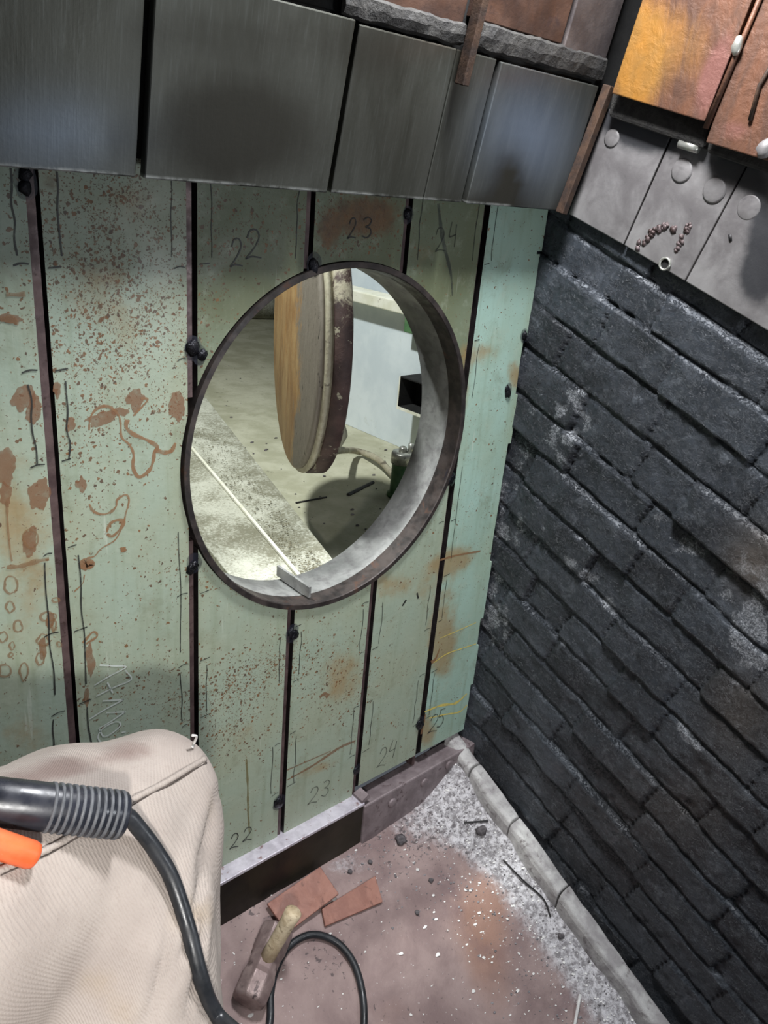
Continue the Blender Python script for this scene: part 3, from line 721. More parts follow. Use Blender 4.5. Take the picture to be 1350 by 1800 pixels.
# ------------------------------------------------------------------ manhole collar
t = thing('manhole_collar', 'round steel collar lining the opening cut through the green plates', 'collar', (HC.x, 0, HC.z - HR))
MB().lathe([(.3190, -.004), (.3205, -.006), (.3300, -.006), (.3300, .034), (.3190, .034), (.3190, -.004)], (HC.x, 0, HC.z), (0, 1, 0), 160, False).build('rim', RINGM, t)  # dark inner band paints the sleeve's unlit front into the rim colour
MB().lathe([(.3205, .03), (.3205, .118), (.330, .118), (.330, .03)], (HC.x, 0, HC.z), (0, 1, 0), 128, False).build('sleeve', SLEEVE, t, True)
for ch in t.children:
    for v in ch.data.vertices: v.co.z = (v.co.z - HR) * 1.014 + HR - .002
# ground bevel strip showing at lower right
mb = MB(); V = []; F = []
for k in range(41):
    a = math.radians(-112 + k * (112 - 22) / 40); 
    for r, y in ((.3325, -.0015), (.3375, -.0018), (.3375, .01), (.3325, .01)):
        V.append((HC.x + r * math.cos(a), y, HC.z + r * math.sin(a)))
for k in range(40):
    for j in range(4): F.append((k * 4 + j, k * 4 + (j + 1) % 4, (k + 1) * 4 + (j + 1) % 4, (k + 1) * 4 + j))
mb.add(V, F); mb.build('ground_edge', mat_plain('pinkish_ground_steel', lin(150, 128, 120), lin(182, 164, 156), 40, .4, .5), t)
a = at(507, 1024, 2, .722); 
MB().hexa([(.868, .012, .7185), (.8735, .012, .7185), (.8735, .125, .7185), (.868, .125, .7185)], [(.868, .012, .742), (.8735, .012, .742), (.8735, .125, .742), (.868, .125, .742)]).build('stop_tab', SLEEVE, t)

# ------------------------------------------------------------------ outer room furniture
def horiz(px_, py_, z): return at(px_, py_, 2, z)
# ledge: two dusty strips with a lip between
t = thing('dusty_ledge', 'pale dust-covered steel ledge behind the lower left of the round opening', 'ledge', (.98, .13, .6))
LZ = .70
A0, A1 = horiz(434, 1049, LZ), horiz(335, 925, LZ)
B0, B1 = horiz(528, 1021, LZ), horiz(341, 797, LZ)
C0, C1 = horiz(593, 988, LZ), horiz(361, 695, LZ)
def ext(p, q, y): return p + (q - p) * ((y - p.y) / (q.y - p.y))
Y0, Y1 = .125, 2.6
def strip(P, Q, zt, zb, name, mat, n=30):
    a0, a1, b0, b1 = ext(*P, Y0), ext(*P, Y1), ext(*Q, Y0), ext(*Q, Y1)
    a0.z = a1.z = b0.z = b1.z = zt
    MB().slab([a0, b0, b1, a1], (0, 0, zb - zt)).build(name, mat, t, bevel=.002)
strip((A0, A1), (B0, B1), LZ, .601, 'left_tread', LEDGEM)
strip((B0, B1), (C0, C1), LZ - .006, .601, 'right_tread', LEDGEM)
a0, a1 = ext(B0, B1, Y0), ext(B0, B1, Y1); MB().slab([a0, a0 + Vector((.008, 0, 0)), a1 + Vector((.008, 0, 0)), a1], (0, 0, .006)).build('lip', CREAM, t)

# round door leaf standing open
DC = Vector((1.119, .452, 1.137))
vd = (DC - Vector(CAM)); vh = Vector((vd.x, vd.y, 0)).normalized()
ang = math.radians(80)
dn = Matrix.Rotation(ang, 3, 'Z') @ (-vh)      # face normal candidates
if dn.dot(Vector((R3[0, 0], R3[1, 0], R3[2, 0]))) > 0: dn = Matrix.Rotation(-ang, 3, 'Z') @ (-vh)
dn.z = 0.0; dn.normalize()
t = thing('manhole_door', 'round rusty manhole door swung open in the room beyond the opening', 'door', (DC.x, DC.y, .80))
MB().lathe([(0, .0), (.300, .0), (.308, -.005), (.308, -.014)], DC, dn, 96).build('face_disc', DOORF, t, True)
MB().lathe([(.306, -.013), (.317, -.015), (.319, -.020), (.316, -.025), (.311, -.027), (.311, -.031)], DC, dn, 96).build('seal_ring', RIML, t, True)
MB().lathe([(.312, -.031), (.320, -.032), (.320, -.066), (.315, -.070), (0, -.071)], DC, dn, 96).build('door_rim', RIMD, t, True)
mb = MB(); side = Vector((0, 0, 1)).cross(dn).normalized()
if side.dot(Vector((1, 0, 0))) < 0: side = -side
hb = DC - dn * .08 + Vector((0, 0, -.25))
MB().blob(hb + Vector((0, 0, .02)), .07, 2, .1, (1, 1, .8)).build('rear_boss', OFLOOR, t, True)
mb.tube(smoothline([hb + Vector((.06, .06, -.06)), horiz(622, 792, .635), horiz(662, 806, .63), horiz(692, 836, .62)]), .011, 10).build('hinge_arm', RIML, t, True)

# painted panel on the right
PX = 1.96
t = thing('painted_steel_panel', 'white painted steel panel on the right beyond the round opening', 'panel', (PX, 1.0, .6))
MB().box((PX, .35, .601), (PX + .03, 1.45, 1.09)).build('panel_sheet', WHITEP, t)
MB().box((PX - .06, .30, 1.088), (PX + .03, 1.5, 1.128)).build('top_rail', CREAM, t, bevel=.004)
MB().box((PX + .12, .30, 1.06), (PX + .15, 2.0, 1.9)).build('upper_sheet', WHITEP, t)
MB().box((PX + .105, .30, 1.20), (PX + .12, 2.0, 1.212)).build('joint_strip', DARK, t)
MB().box((PX - .055, .78, 1.03), (PX, .90, 1.087)).build('rail_bracket', GREENP, t, bevel=.004)
# hollow box stub
q = at(736, 692, 0, PX - .05)
t = thing('box_section_stub', 'short dark green hollow box stub sticking out of the white panel', 'stub', (PX - .05, q.y, q.z - .06))
y0, y1, z0, z1 = q.y - .12, q.y + .050, q.z - .060, q.z + .055
mb = MB()
mb.box((PX - .10, y0, z0), (PX, y1, z0 + .010)); mb.box((PX - .10, y0, z1 - .004), (PX, y1, z1)); mb.box((PX - .10, y1 - .005, z0 + .010), (PX, y1, z1 - .004)); mb.box((PX - .10, y0, z0 + .010), (PX, y0 + .005, z1 - .004))
mb.build('tube_wall', BLACKV, t)
mb = MB(); mb.box((PX - .1015, y0, z0), (PX - .1, y1, z0 + .010)); mb.box((PX - .1015, y1 - .005, z0 + .01), (PX - .1, y1, z1))
mb.build('worn_edge', CREAM, t)
MB().box((PX - .02, y0 + .006, z0 + .011), (PX - .012, y1 - .006, z1 - .005)).build('inside_shade', BLACKV, t)  # near-black sheet and walls paint the shade inside the stub
# bottle jack
jb = horiz(700, 872, .60)
t = thing('bottle_jack', 'small green bottle jack with bright cap on the floor beyond the opening', 'jack', jb)
MB().lathe([(0, 0), (.036, 0), (.036, .012), (.029, .016), (.029, .105), (.027, .11)], jb, (0, 0, 1), 24).build('cylinder', GREENP, t, True)
MB().lathe([(.034, .11), (.034, .140), (.031, .146), (0, .146)], jb, (0, 0, 1), 24).build('cap', CHROME, t, True)
MB().lathe([(.012, .146), (.012, .158), (.009, .162), (0, .162)], jb, (0, 0, 1), 16).build('ram', CHROME, t, True)
MB().lathe([(.009, .140), (.009, .172), (0, .174)], jb + Vector((.022, -.012, 0)), (0, 0, 1), 12).build('valve_screw', CHROME, t, True)
# far dark trough with rounded pipe
pp = horiz(432, 578, .60)
tag(MB().tube([pp + Vector((-.35, .5, .1)), pp + Vector((.4, .25, .1))], .10, 20).build('pipe', LEDGEM, None, True), 'pale pipe lying at the back, left of the open round door', 'pipe')
# floor joint in outer room and crumbs
tag(MB().tube([horiz(612, 870, .603), horiz(656, 848, .603)], .006, 6).build('steel_rod', DARK), 'short dark rod on the outer floor beneath the open round door', 'rod')
tag(MB().tube([horiz(520, 884, .602), horiz(574, 874, .602)], .003, 6).build('wire', DARK), 'thin dark wire on the outer floor beside the ledge', 'wire')
mb = MB(); q = random.Random(9)
for k in range(120):
    a = horiz(q.uniform(380, 690), q.uniform(640, 930), .602)
    mb.blob(a, q.choice((.0012, .002, .003, .005)), k, .5, (1.4, 1, .5), 1)
o = mb.build('dust_crumbs', PEBBLE); tag(o, 'small dark crumbs scattered on the khaki outer floor', 'crumbs', None, 'stuff')
mb = MB()
for k in range(2200):
    u = q.random() ** 1.9; y = .14 + u * 1.0; xl, xr = ext(A0, A1, y).x, ext(C0, C1, y).x
    x = xl + (xr - xl) * (.05 + .8 * q.random()); mb.blob((x, y, LZ - .001), q.choice((.0007, .001, .0013, .002)), k, .6, (1.3, 1, .6), 1)
o = mb.build('grit', mat_plain('dark_olive_grit', lin(84, 80, 62), lin(120, 114, 92), 50, .9)); tag(o, 'dark grit spread over the pale ledge', 'grit', None, 'stuff')

# ------------------------------------------------------------------ base beam along the foot of the wall
t = thing('channel_beam', 'steel channel beam with pale flange under the plates marked 22 and 23', 'beam', (.7, -.02, .0))
FZT = .136
MB().box((-.3, -.036, FZT - .008), (1.036, .040, FZT)).build('top_flange', BEAMM, t, bevel=.0015)
MB().box((-.3, -.031, .0), (1.036, -.022, FZT - .008)).build('web', mat_plain('shaded_olive_black_steel', lin(16, 15, 12), lin(40, 36, 24), 6, .45, .2), t)  # shade and olive sheen on the beam front painted as near-black steel
MB().box((-.3, -.034, -.02), (1.036, .03, .002)).build('bottom_flange', DARK, t)
MB().hexa([(1.028, -.034, FZT), (1.058, -.030, FZT), (1.058, .0, FZT), (1.028, .0, FZT)], [(1.028, -.034, FZT + .008), (1.05, -.030, FZT + .014), (1.05, .0, FZT + .014), (1.028, .0, FZT + .008)]).build('torn_lip', BEAMD, t)
t = thing('angle_beam', 'mauve steel beam with bolts under the plates marked 24 and 25, in the corner', 'beam', (1.2, -.02, .02))
MB().hexa([(1.038, -.036, -.01), (1.43, -.036, .02), (1.43, .03, .02), (1.038, .03, -.01)], [(1.038, -.034, .122), (1.43, -.034, .128), (1.43, .03, .118), (1.038, .03, .112)]).build('beam_body', BEAMD, t, bevel=.004)
for px_, py_ in [(747, 1376), (690, 1412), (790, 1345)]:
    p = at(px_, py_, 1, -.037)
    MB().lathe([(.013, .004), (.013, -.001), (.009, -.003), (0, -.0032)], p, (0, 1, 0), 20).build('bolt_head', BEAMD, t, True)

# ------------------------------------------------------------------ kerb along the tiled wall
def kerb_seg(ya, yb, label, seed):
    prof = [(1.360, -.012), (1.3615, .015), (1.363, .034), (1.367, .045), (1.376, .050), (1.390, .051), (1.403, .050), (1.409, .040), (1.409, -.012)]
    n = max(3, int(abs(yb - ya) / .02)); V = []; F = []
    for i in range(n + 1):
        y = ya + (yb - ya) * i / n
        for k, (x, h) in enumerate(prof):
            w = .0035 * fbm(x * 3, y, seed, 16, 4)
            V.append((x + (w if k < 7 else 0), y, kerb_foot(y) + h + w))
    m = len(prof)
    for i in range(n):
        for k in range(m):
            F.append((i * m + k, i * m + (k + 1) % m, (i + 1) * m + (k + 1) % m, (i + 1) * m + k))
    F.append(tuple(range(m))); F.append(tuple(range(n * m + m - 1, n * m - 1, -1)))
    tag(mesh('kerb_block', V, F, KERBM, None, False, bevel=.003), label, 'kerb', 'ash-dusted kerb blocks along the tiled wall')
kerb_seg(.02, -.075, 'shortest ash-dusted kerb block, tucked in the corner under the plate marked 25', 1)
kerb_seg(-.080, -.225, 'ash-dusted kerb block second from the corner, beside the black clinker', 2)
kerb_seg(-.228, -.398, 'ash-dusted kerb block third from the corner, where the ash bank is widest', 3)
kerb_seg(-.402, -1.2, 'long ash-dusted kerb block running out at the lower right edge', 4)

# ------------------------------------------------------------------ sloping hood of steel plates over the wall
HA = math.radians(11); HN = Vector((0, math.cos(HA), math.sin(HA))); HP = Vector((0, -.060, 1.4767)); HK = .972
HUP = Vector((0, -math.sin(HA), math.cos(HA)))
def hoodpt(px_, py_): return on_plane(px_, py_, HP, HN)
def hood_mask(v):
    x, y = proj(v)
    r = gs(x, y, 410, 230, 140, 110, 1.2) + gs(x, y, 700, 250, 120, 160, .55) + gs(x, y, 250, 40, 200, 60, .3) + gs(x, y, 895, 315, 26, 48, 1.6) + gs(x, y, 880, 345, 60, 16, 1.3) + gs(x, y, 500, 60, 200, 50, .4) + gs(x, y, 660, 90, 90, 60, .5) + gs(x, y, 200, 260, 60, 60, .3)
    g = gs(x, y, 900, 135, 60, 20, .6) + gs(x, y, 760, 80, 60, 20, .4)
    b = gs(x, y, 930, 240, 80, 90, .9) + gs(x, y, 80, 240, 130, 70, .5)  # bluish reflections painted into the hood steel
    worn_glint = 1.0 if v.z < HP.z + .004 and x < 900 else 0.0  # pale worn rim with the lower edge's highlight painted in
    b *= max(0.0, 1 - 1.2 * (gs(x, y, 895, 315, 26, 48) + gs(x, y, 880, 345, 60, 16)))
    return (min(1.4, r), min(1, g), min(1, b), worn_glint)
def hood_plate(x0, x1, s0, s1, label, dep=0.0, tilt=0.0, mat=HOOD, group='smooth hood plates above the green wall'):
    x0, x1, s0, s1 = x0 * HK, x1 * HK, s0 * HK, s1 * HK
    n0, n1 = max(2, int((x1 - x0) / .02)), max(2, int((s1 - s0) / .02)); V = []; F = []
    for i in range(n0 + 1):
        for j in range(n1 + 1):
            V.append(Vector((x0 + (x1 - x0) * i / n0, 0, 0)) + Vector((0, HP.y, HP.z)) + HUP * (s0 + (.006 if j == 1 else (s1 - s0) * j / n1)) - HN * (dep + tilt * i / n0))
    m = n1 + 1; N = len(V)
    for i in range(n0):
        for j in range(n1): F.append((i * m + j, (i + 1) * m + j, (i + 1) * m + j + 1, i * m + j + 1))
    V2 = V + [v + HN * .014 for v in V]
    F2 = F + [tuple(a + N for a in reversed(f)) for f in F]
    ring = [i * m for i in range(n0)] + [n0 * m + j for j in range(n1)] + [i * m + n1 for i in range(n0, 0, -1)] + [j for j in range(n1, 0, -1)]
    F2 += [(ring[k], ring[(k + 1) % len(ring)], ring[(k + 1) % len(ring)] + N, ring[k] + N) for k in range(len(ring))]
    return tag(mesh('hood_plate', V2, F2, mat, None, False, [hood_mask(v) for v in V2], bevel=.002), label, 'steel plate', group)
HT = .228
hood_plate(-.5, .508, 0, .9, 'leftmost grey hood plate, above the rust-speckled plate with chalk writing', 0, 0)
hood_plate(.518, .822, 0, .236, 'widest dark grey hood plate, sooty in the middle, left of the centre joint', .004, .001)
hood_plate(.832, 1.034, 0, .232, 'olive grey hood plate with dark top edge, left of the crack below the rusty strip', .002, 0)
hood_plate(1.0365, 1.132, 0, .232, 'narrowest olive grey hood plate, right of the crack below the rusty strip', .001, 0)
hood_plate(1.142, 1.424, 0, .230, 'bluish bright hood plate with a black smudge, at the right end of the hood', .004, 0)
# upper row
ug = 'brown plates above the hood'
hood_plate(.518, 1.040, .265, .55, 'dark brown upper plate left of the rusty strip at the top', -.004, 0, UPPER, ug)
hood_plate(1.056, 1.290, .278, .60, 'reddish brown upper plate right of the rusty strip at the top', -.004, 0, UPPER, ug)
hood_plate(1.298, 1.428, .272, .60, 'grey-brown upper plate next to the black corner gap', -.002, 0, mat_plain('grey_brown_scaled_steel', lin(68, 62, 62), lin(88, 80, 78), 12, .55, .3, .3, .003), ug)
# mortar band
mb = MB()
def band(xa, xb, sa, sb, name, label):
    xa, xb, sa, sb = xa * HK, xb * HK, sa * HK, sb * HK
    n = int((xb - xa) / .012); V = []; F = []
    for i in range(n + 1):
        x = xa + (xb - xa) * i / n
        for s, d in ((sa, 0), (sa + .004, .006), ((sa + sb) / 2, .008), (sb - .004, .006), (sb, 0)):
            V.append(Vector((x, HP.y, HP.z)) + HUP * (s + .004 * fbm(x, s, 4, 30)) - HN * (d - .004 + .003 * fbm(x, s, 8, 40)))
    for i in range(n):
        for k in range(4): F.append((i * 5 + k, i * 5 + k + 1, (i + 1) * 5 + k + 1, (i + 1) * 5 + k))
    for i in range(n): F.append((i * 5, (i + 1) * 5, (i + 1) * 5 + 4, i * 5 + 4))
    F.append((0, 1, 2, 3, 4)); F.append((n * 5 + 4, n * 5 + 3, n * 5 + 2, n * 5 + 1, n * 5))
    tag(mesh(name, V, F, MORTAR), label, 'mortar')
band(.80, 1.044, .236, .268, 'mortar_joint', 'crumbling dark mortar joint above the hood, left of the rusty strip')
band(1.054, 1.43, .238, .278, 'mortar_joint', 'crumbling grey mortar joint above the hood, right of the rusty strip')
# rusty flat bars
def flatbar(pa, pb, w, th, name, label, nrm):
    pa, pb = Vector(pa), Vector(pb); d = (pb - pa).normalized(); s = Vector(nrm).cross(d).normalized() * w / 2; n = Vector(nrm).normalized() * th
    tag(MB().hexa([pa - s, pa + s, pa + s + n, pa - s + n], [pb - s, pb + s, pb + s + n, pb - s + n]).build(name, RUSTB, None, False, .0015), label, 'bar', 'rusty bars in the hood joints')
b0 = hoodpt(799, 146) - HN * .006; b1 = hoodpt(842, -40) - HN * .006
flatbar(b0, b1, .014, .02, 'flat_bar', 'rusty strip hanging down over the mortar joint between the brown upper plates', -HN)
c0 = hoodpt(984, 372) - HN * .004; c1 = hoodpt(1068, 150) - HN * .004
flatbar(c0 + Vector((-.012, 0, 0)), c1 + Vector((-.012, 0, 0)), .017, .018, 'flat_bar', 'long rusty bar in the corner between the bluish hood plate and the bolted liner plates', -HN)
o = MB().box((-.5, -.20, 1.50), (1.5, .05, 1.52)).v
o = MB().hexa([Vector((-.5, HP.y, HP.z)) + HN * .016 + HUP * .02, Vector((1.5, HP.y, HP.z)) + HN * .016 + HUP * .02, Vector((1.5, HP.y, HP.z)) + HN * .03 + HUP * .02, Vector((-.5, HP.y, HP.z)) + HN * .03 + HUP * .02],
              [Vector((-.5, HP.y, HP.z)) + HN * .016 + HUP * 1.0, Vector((1.5, HP.y, HP.z)) + HN * .016 + HUP * 1.0, Vector((1.5, HP.y, HP.z)) + HN * .03 + HUP * 1.0, Vector((-.5, HP.y, HP.z)) + HN * .03 + HUP * 1.0]).build('wall_back', BLACKV)
o['kind'] = 'structure'

# ------------------------------------------------------------------ bolted liner plates on the right, above the tiles
LX = WALLX - .012
def rw(px_, py_, x=None): return at(px_, py_, 0, LX if x is None else x)
def liner_mask(v):
    x, y = proj(v)
    r = gs(x, y, 1120, 225, 110, 28, 1.0, .35) + gs(x, y, 1290, 300, 60, 30, .9, .3) + gs(x, y, 1340, 400, 30, 90, .8) + gs(x, y, 1330, 490, 40, 50, .9) + gs(x, y, 1110, 250, 70, 40, .35) + gs(x, y, 1090, 385, 40, 20, .3)  # shade from the scaled plates and soot painted along the liner tops
    return (min(1, r), 0, 0)
def quad_plate(name, px4, x, th, mat, maskfn, label, cat, group, parent_parts=None, n=16, xs4=None):
    xs4 = xs4 or [x] * 4
    P = [at(a, b, 0, xx) for (a, b), xx in zip(px4, xs4)]
    t = thing(name, label, cat, (sum(p.x for p in P) / 4, sum(p.y for p in P) / 4, min(p.z for p in P)), group)
    V = []; F = []
    for i in range(n + 1):
        for j in range(n + 1):
            u, w = i / n, j / n; V.append((P[0] * (1 - u) + P[1] * u) * (1 - w) + (P[3] * (1 - u) + P[2] * u) * w)
    m = n + 1; N = len(V)
    for i in range(n):
        for j in range(n): F.append((i * m + j, (i + 1) * m + j, (i + 1) * m + j + 1, i * m + j + 1))
    V2 = V + [v + Vector((th, 0, 0)) for v in V]; F2 = F + [tuple(a + N for a in reversed(f)) for f in F]
    ring = [i * m for i in range(n)] + [n * m + j for j in range(n)] + [i * m + n for i in range(n, 0, -1)] + [j for j in range(n, 0, -1)]
    F2 += [(ring[k], ring[(k + 1) % len(ring)], ring[(k + 1) % len(ring)] + N, ring[k] + N) for k in range(len(ring))]
    mesh('plate_body', V2, F2, mat, t, False, [maskfn(v) for v in V2], bevel=.002)
    return t
lg = 'bolted liner plates above the tiled wall'
g1 = quad_plate('liner_plate', [(1066, 190), (1182, 232), (1095, 430), (999, 376)], LX, .05, LINER, liner_mask, 'pale grey liner plate nearest the corner, beside the long rusty bar', 'liner plate', lg)
g2 = quad_plate('liner_plate', [(1185, 233), (1320, 276), (1203, 494), (1097, 431)], LX, .05, LINER, liner_mask, 'middle liner plate with broken weld arch and an open bolt hole', 'liner plate', lg)
g3 = quad_plate('liner_plate', [(1322, 276), (1470, 330), (1350, 582), (1205, 495)], LX - .002, .05, LINER, liner_mask, 'darkened liner plate at the right edge with one large bolt', 'liner plate', lg)
g4 = quad_plate('liner_plate', [(1472, 330), (1640, 400), (1520, 684), (1352, 583)], LX - .002, .05, LINER, liner_mask, 'darkest liner plate, fourth from the corner, cut by the right edge', 'liner plate', lg)
def disc(parent, px_, py_, r, name='bolt_head', mat=LINER, h=.0028):
    p = rw(px_, py_); MB().lathe([(r, 0.004), (r, -h * .6), (r * .86, -h), (0, -h)], p, (1, 0, 0), 28).build(name, mat, parent, True)
disc(g1, 1076, 243, .016); disc(g2, 1199, 300, .020); disc(g2, 1256, 335, .021); disc(g3, 1317, 365, .021)
p = rw(1170, 464); MB().lathe([(.011, .003), (.0125, -.004), (.0105, -.006), (.0085, -.004), (.0085, .004)], p, (1, 0, 0), 24, False).build('hole_rim', CHROME, g2, True)
MB().lathe([(0, -.0015), (.0085, -.0015)], p, (1, 0, 0), 24, False).build('hole_dark', BLACKV, g2)
mb = MB(); q = random.Random(4)
for k in range(46):
    u = q.random(); a = (1119 + u * 40, 436 - u * 40) if k % 2 else (1190 + u * 22, 440 - u * 44)
    if k % 5 == 0: a = (1160 + u * 28, 402 - 6 * math.sin(u * 3))
    mb.blob(rw(a[0] + q.uniform(-4, 4), a[1] + q.uniform(-4, 4)), q.uniform(.003, .007), k, .5, (.7, 1, 1), 1)
mb.build('broken_weld', mat_plain('brown_weld_remains', lin(66, 52, 50), lin(104, 92, 92), 60, .4, .4, .5, .003), g2, True)
mb = MB(); mb.tube([rw(1195, 252, LX - .012), rw(1228, 262, LX - .012)], .008, 12).build('welded_stub', CHROME, g2, True)
mb = MB(); mb.tube([rw(1284, 412), rw(1285, 424)], .004, 8).build('gouge', DARK, g3, True)

# scaled orange-brown plates standing proud above them
def orange_mask(v):
    x, y = proj(v)
    return (min(1, gs(x, y, 1110, 110, 45, 120, 1.0) + gs(x, y, 1190, 70, 90, 110, .6) + gs(x, y, 690, 10, 60, 30, .4)), min(1, gs(x, y, 1255, 130, 26, 90, 1.0, .35) + gs(x, y, 1130, 175, 30, 14, .5) + gs(x, y, 1290, 230, 50, 30, .6)), 0)
og = 'orange-brown scaled plates at the upper right'
XO = 1.372
o1 = quad_plate('scaled_plate', [(1148, -60), (1345, -60), (1238, 214), (1075, 164)], XO, .05, ORANGE, orange_mask, 'bright ochre scaled plate with flowing texture, beside the black corner gap', 'steel plate', og)
o2 = quad_plate('scaled_plate', [(1349, -60), (1560, -60), (1440, 310), (1240, 250)], XO, .05, ORANGE, orange_mask, 'reddish brown scaled plate with a welded rib, at the upper right edge', 'steel plate', og)
mb = MB(); mb.tube([rw(1360, -60, XO - .004), rw(1296, 92, XO - .004), rw(1240, 226, XO - .004)], [.004, .0045, .005], 8).build('seam_rib', ORANGE, o2, True)
mb = MB(); mb.tube([rw(1400, 40, XO - .003), rw(1335, 150, XO - .003), rw(1318, 212, XO - .003)], .0035, 8).build('weld_rib', RUSTB, o2, True)
mb = MB(); mb.blob(rw(1296, 82, XO - .008), .011, 3, .4, (.7, .8, 1.3)).build('weld_drop', CHROME, o2, True)
mb = MB(); mb.blob(rw(1345, 262, XO - .004), .014, 6, .5, (.5, 1, 1)).build('weld_patch', LINER, o2, True)
for k, (pa, pb, x_, lab) in enumerate([((1068, 205), (1236, 262), 1.396, 'black ledge of soot and painted shade under the bright ochre scaled plate'), ((1240, 268), (1450, 340), 1.396, 'black ledge of soot and painted shade under the reddish brown scaled plate')]):
    A, B = rw(*pa, x_), rw(*pb, x_)
    tag(MB().slab([A, B, B + Vector((0, 0, .05)), A + Vector((0, 0, .05))], (.06, 0, 0)).build('soot_shade_ledge', MORTAR, None, False, .006), lab, 'ledge')  # black slab stands in for the scaled plates' cast shadow, plus soot
o = MB().box((WALLX + .04, -1.4, 1.1), (1.50, .05, 2.6)).build('wall_right', BLACKV); o['kind'] = 'structure'

# ------------------------------------------------------------------ floor things
fn = Vector((0, -FS, 1)).normalized()
def fl(px_, py_, up=0.0):
    q = on_plane(px_, py_, (0, 0, FZ), tuple(fn))
    for _ in range(6):
        q2 = on_plane(px_, py_, (0, 0, FZ + floor_z(q.x, q.y) - (FZ + FS * q.y) + up), tuple(fn)); q = q2
    return q
def plateq(px4, th, lift, label):
    P = [on_plane(a, b, (0, 0, FZ + lift + th), tuple(fn)) for a, b in px4]
    tag(MB().slab(P, -fn * th).build('backing_plate', TILEM, None, False, .0015), label, 'plate', 'red-brown flat plates on the floor')
plateq([(470, 1588), (563, 1523), (596, 1571), (505, 1640)], .008, .013, 'red-brown flat plate lying on another plate, behind the hammer handle')
plateq([(566, 1597), (660, 1539), (673, 1585), (572, 1628)], .008, .002, 'red-brown flat plate half under its twin, right of the hammer handle')
# hammer
def line3(p, q, t_): return p + (q - p) * t_
h0 = fl(440, 1752, .03); h1 = fl(485, 1640, .03)
ax = (h1 - h0).normalized(); hs = fn.cross(ax).normalized(); hu = ax.cross(hs); 
if hu.dot(fn) < 0: hu = -hu
hc = (h0 + h1) / 2
th_ = thing('sledge_hammer', 'short-handled sledge hammer with a weathered wooden handle standing on the floor', 'hammer', hc - fn * .03)
mb = MB(); HLn = (h1 - h0).length * .5 + .012; prof = []
rings = []
for s, k in ((-1, .8), (-.93, 1), (-.35, 1), (-.2, .9), (.2, .9), (.35, 1), (.93, 1), (1, .8)):
    rings.append([hc + ax * (HLn * s) + (hs * math.cos(a) + hu * math.sin(a)) * .037 * k for a in [math.pi / 8 + q_ * math.pi / 4 for q_ in range(8)]])
V = [v for r_ in rings for v in r_]; F = []
for i in range(len(rings) - 1):
    for k in range(8): F.append((i * 8 + k, i * 8 + (k + 1) % 8, (i + 1) * 8 + (k + 1) % 8, (i + 1) * 8 + k))
F.append(tuple(range(8))); F.append(tuple(range(len(V) - 1, len(V) - 9, -1)))
mb.add(V, F).build('head', HEADM, th_, False, .003)
ha = hc + hu * .012
r_ = ray(516, 1603); kk = (Vector(CAM) + Vector(r_) * 1.0 - Vector(CAM)).length
dist = (ha - Vector(CAM)).length
hbp = Vector(CAM) + Vector(r_).normalized() * (dist - .085)
MB().tube([ha, line3(ha, hbp, .35), line3(ha, hbp, .8), hbp, hbp + (hbp - ha).normalized() * .004], [.0165, .0155, .0165, .018, .0135], 14).build('handle', WOODM, th_, True)
# clinkers and odd bits
for px_, py_, r_, lab in [(845, 1462, .014, 'round black clinker beside the kerb near the corner'), (703, 1478, .014, 'dark jagged clinker near the bolted beam'), (650, 1516, .006, 'small dark clinker between the beam and the red-brown plates'),
                          (615, 1533, .006, 'black crumb of clinker in pale ash behind the red-brown plates'), (733, 1605, .006, 'dark clinker lying right of the red-brown plates'), (757, 1548, .0065, 'flat grey clinker in mid floor below the corner ash'), (985, 1646, .008, 'dark clinker on the white ash beside the long kerb block')]:
    p = fl(px_, py_); tag(MB().blob(p + fn * r_ * .4, r_, px_, .45, (1, 1, .7)).build('clinker', PEBBLE, None, True), lab, 'clinker', 'clinkers on the floor')
p0, p1 = fl(816, 1446, .004), fl(858, 1443, .006); tag(MB().tube([p0, p1], .0022, 6).build('wire', DARK), 'thin dark wire lying beside the round black clinker', 'wire')
p0, p1 = fl(1009, 1808, .006), fl(1020, 1748, .012); tag(MB().tube([p0, p1], .0035, 8).build('electrode_stub', CHIPW), 'thin white electrode stub lying on the ash at the bottom right', 'electrode')
p0 = fl(910, 1540, .01); tag(MB().tube(smoothline([fl(885, 1512, .006), fl(920, 1548, .008), fl(955, 1580, .006), fl(968, 1612, .006)]), .002, 6).build('wire', DARK), 'thin bent wire along the kerb foot in the white ash', 'wire')
mb = MB(); mg = MB(); q = random.Random(12)
for k in range(800):
    x, y = q.uniform(.55, 1.36), -q.random() ** .9 * .75
    if k % 3: x = 1.36 - abs(q.gauss(0, .13))
    z = floor_z(x, y); s = q.choice((.0007, .0009, .0011, .0013, .002)) * q.uniform(.8, 1.3); 
    mb.blob((x, y, z + s * .3), s, k, .6, (q.uniform(.6, 3), q.uniform(.6, 2.4), .5), 1)
for k in range(900):
    x, y = 1.36 - abs(q.gauss(0, .12)), -q.random() * .75
    if k % 4 == 0: x, y = q.uniform(.95, 1.36), -.04 - abs(q.gauss(0, .1))
    s = q.choice((.0008, .0012, .0016, .0024)) * q.uniform(.8, 1.3); mg.blob((x, y, floor_z(x, y) + s * .3), s, k, .6, (1.3, 1, .7), 1)
tag(mb.build('slag_flakes', CHIPW), 'tiny white slag flakes sprinkled over the rusty floor', 'flakes', None, 'stuff')
tag(mg.build('ash_rubble', CHIPG), 'grey ash rubble banked along the kerb and the corner', 'ash', None, 'stuff')

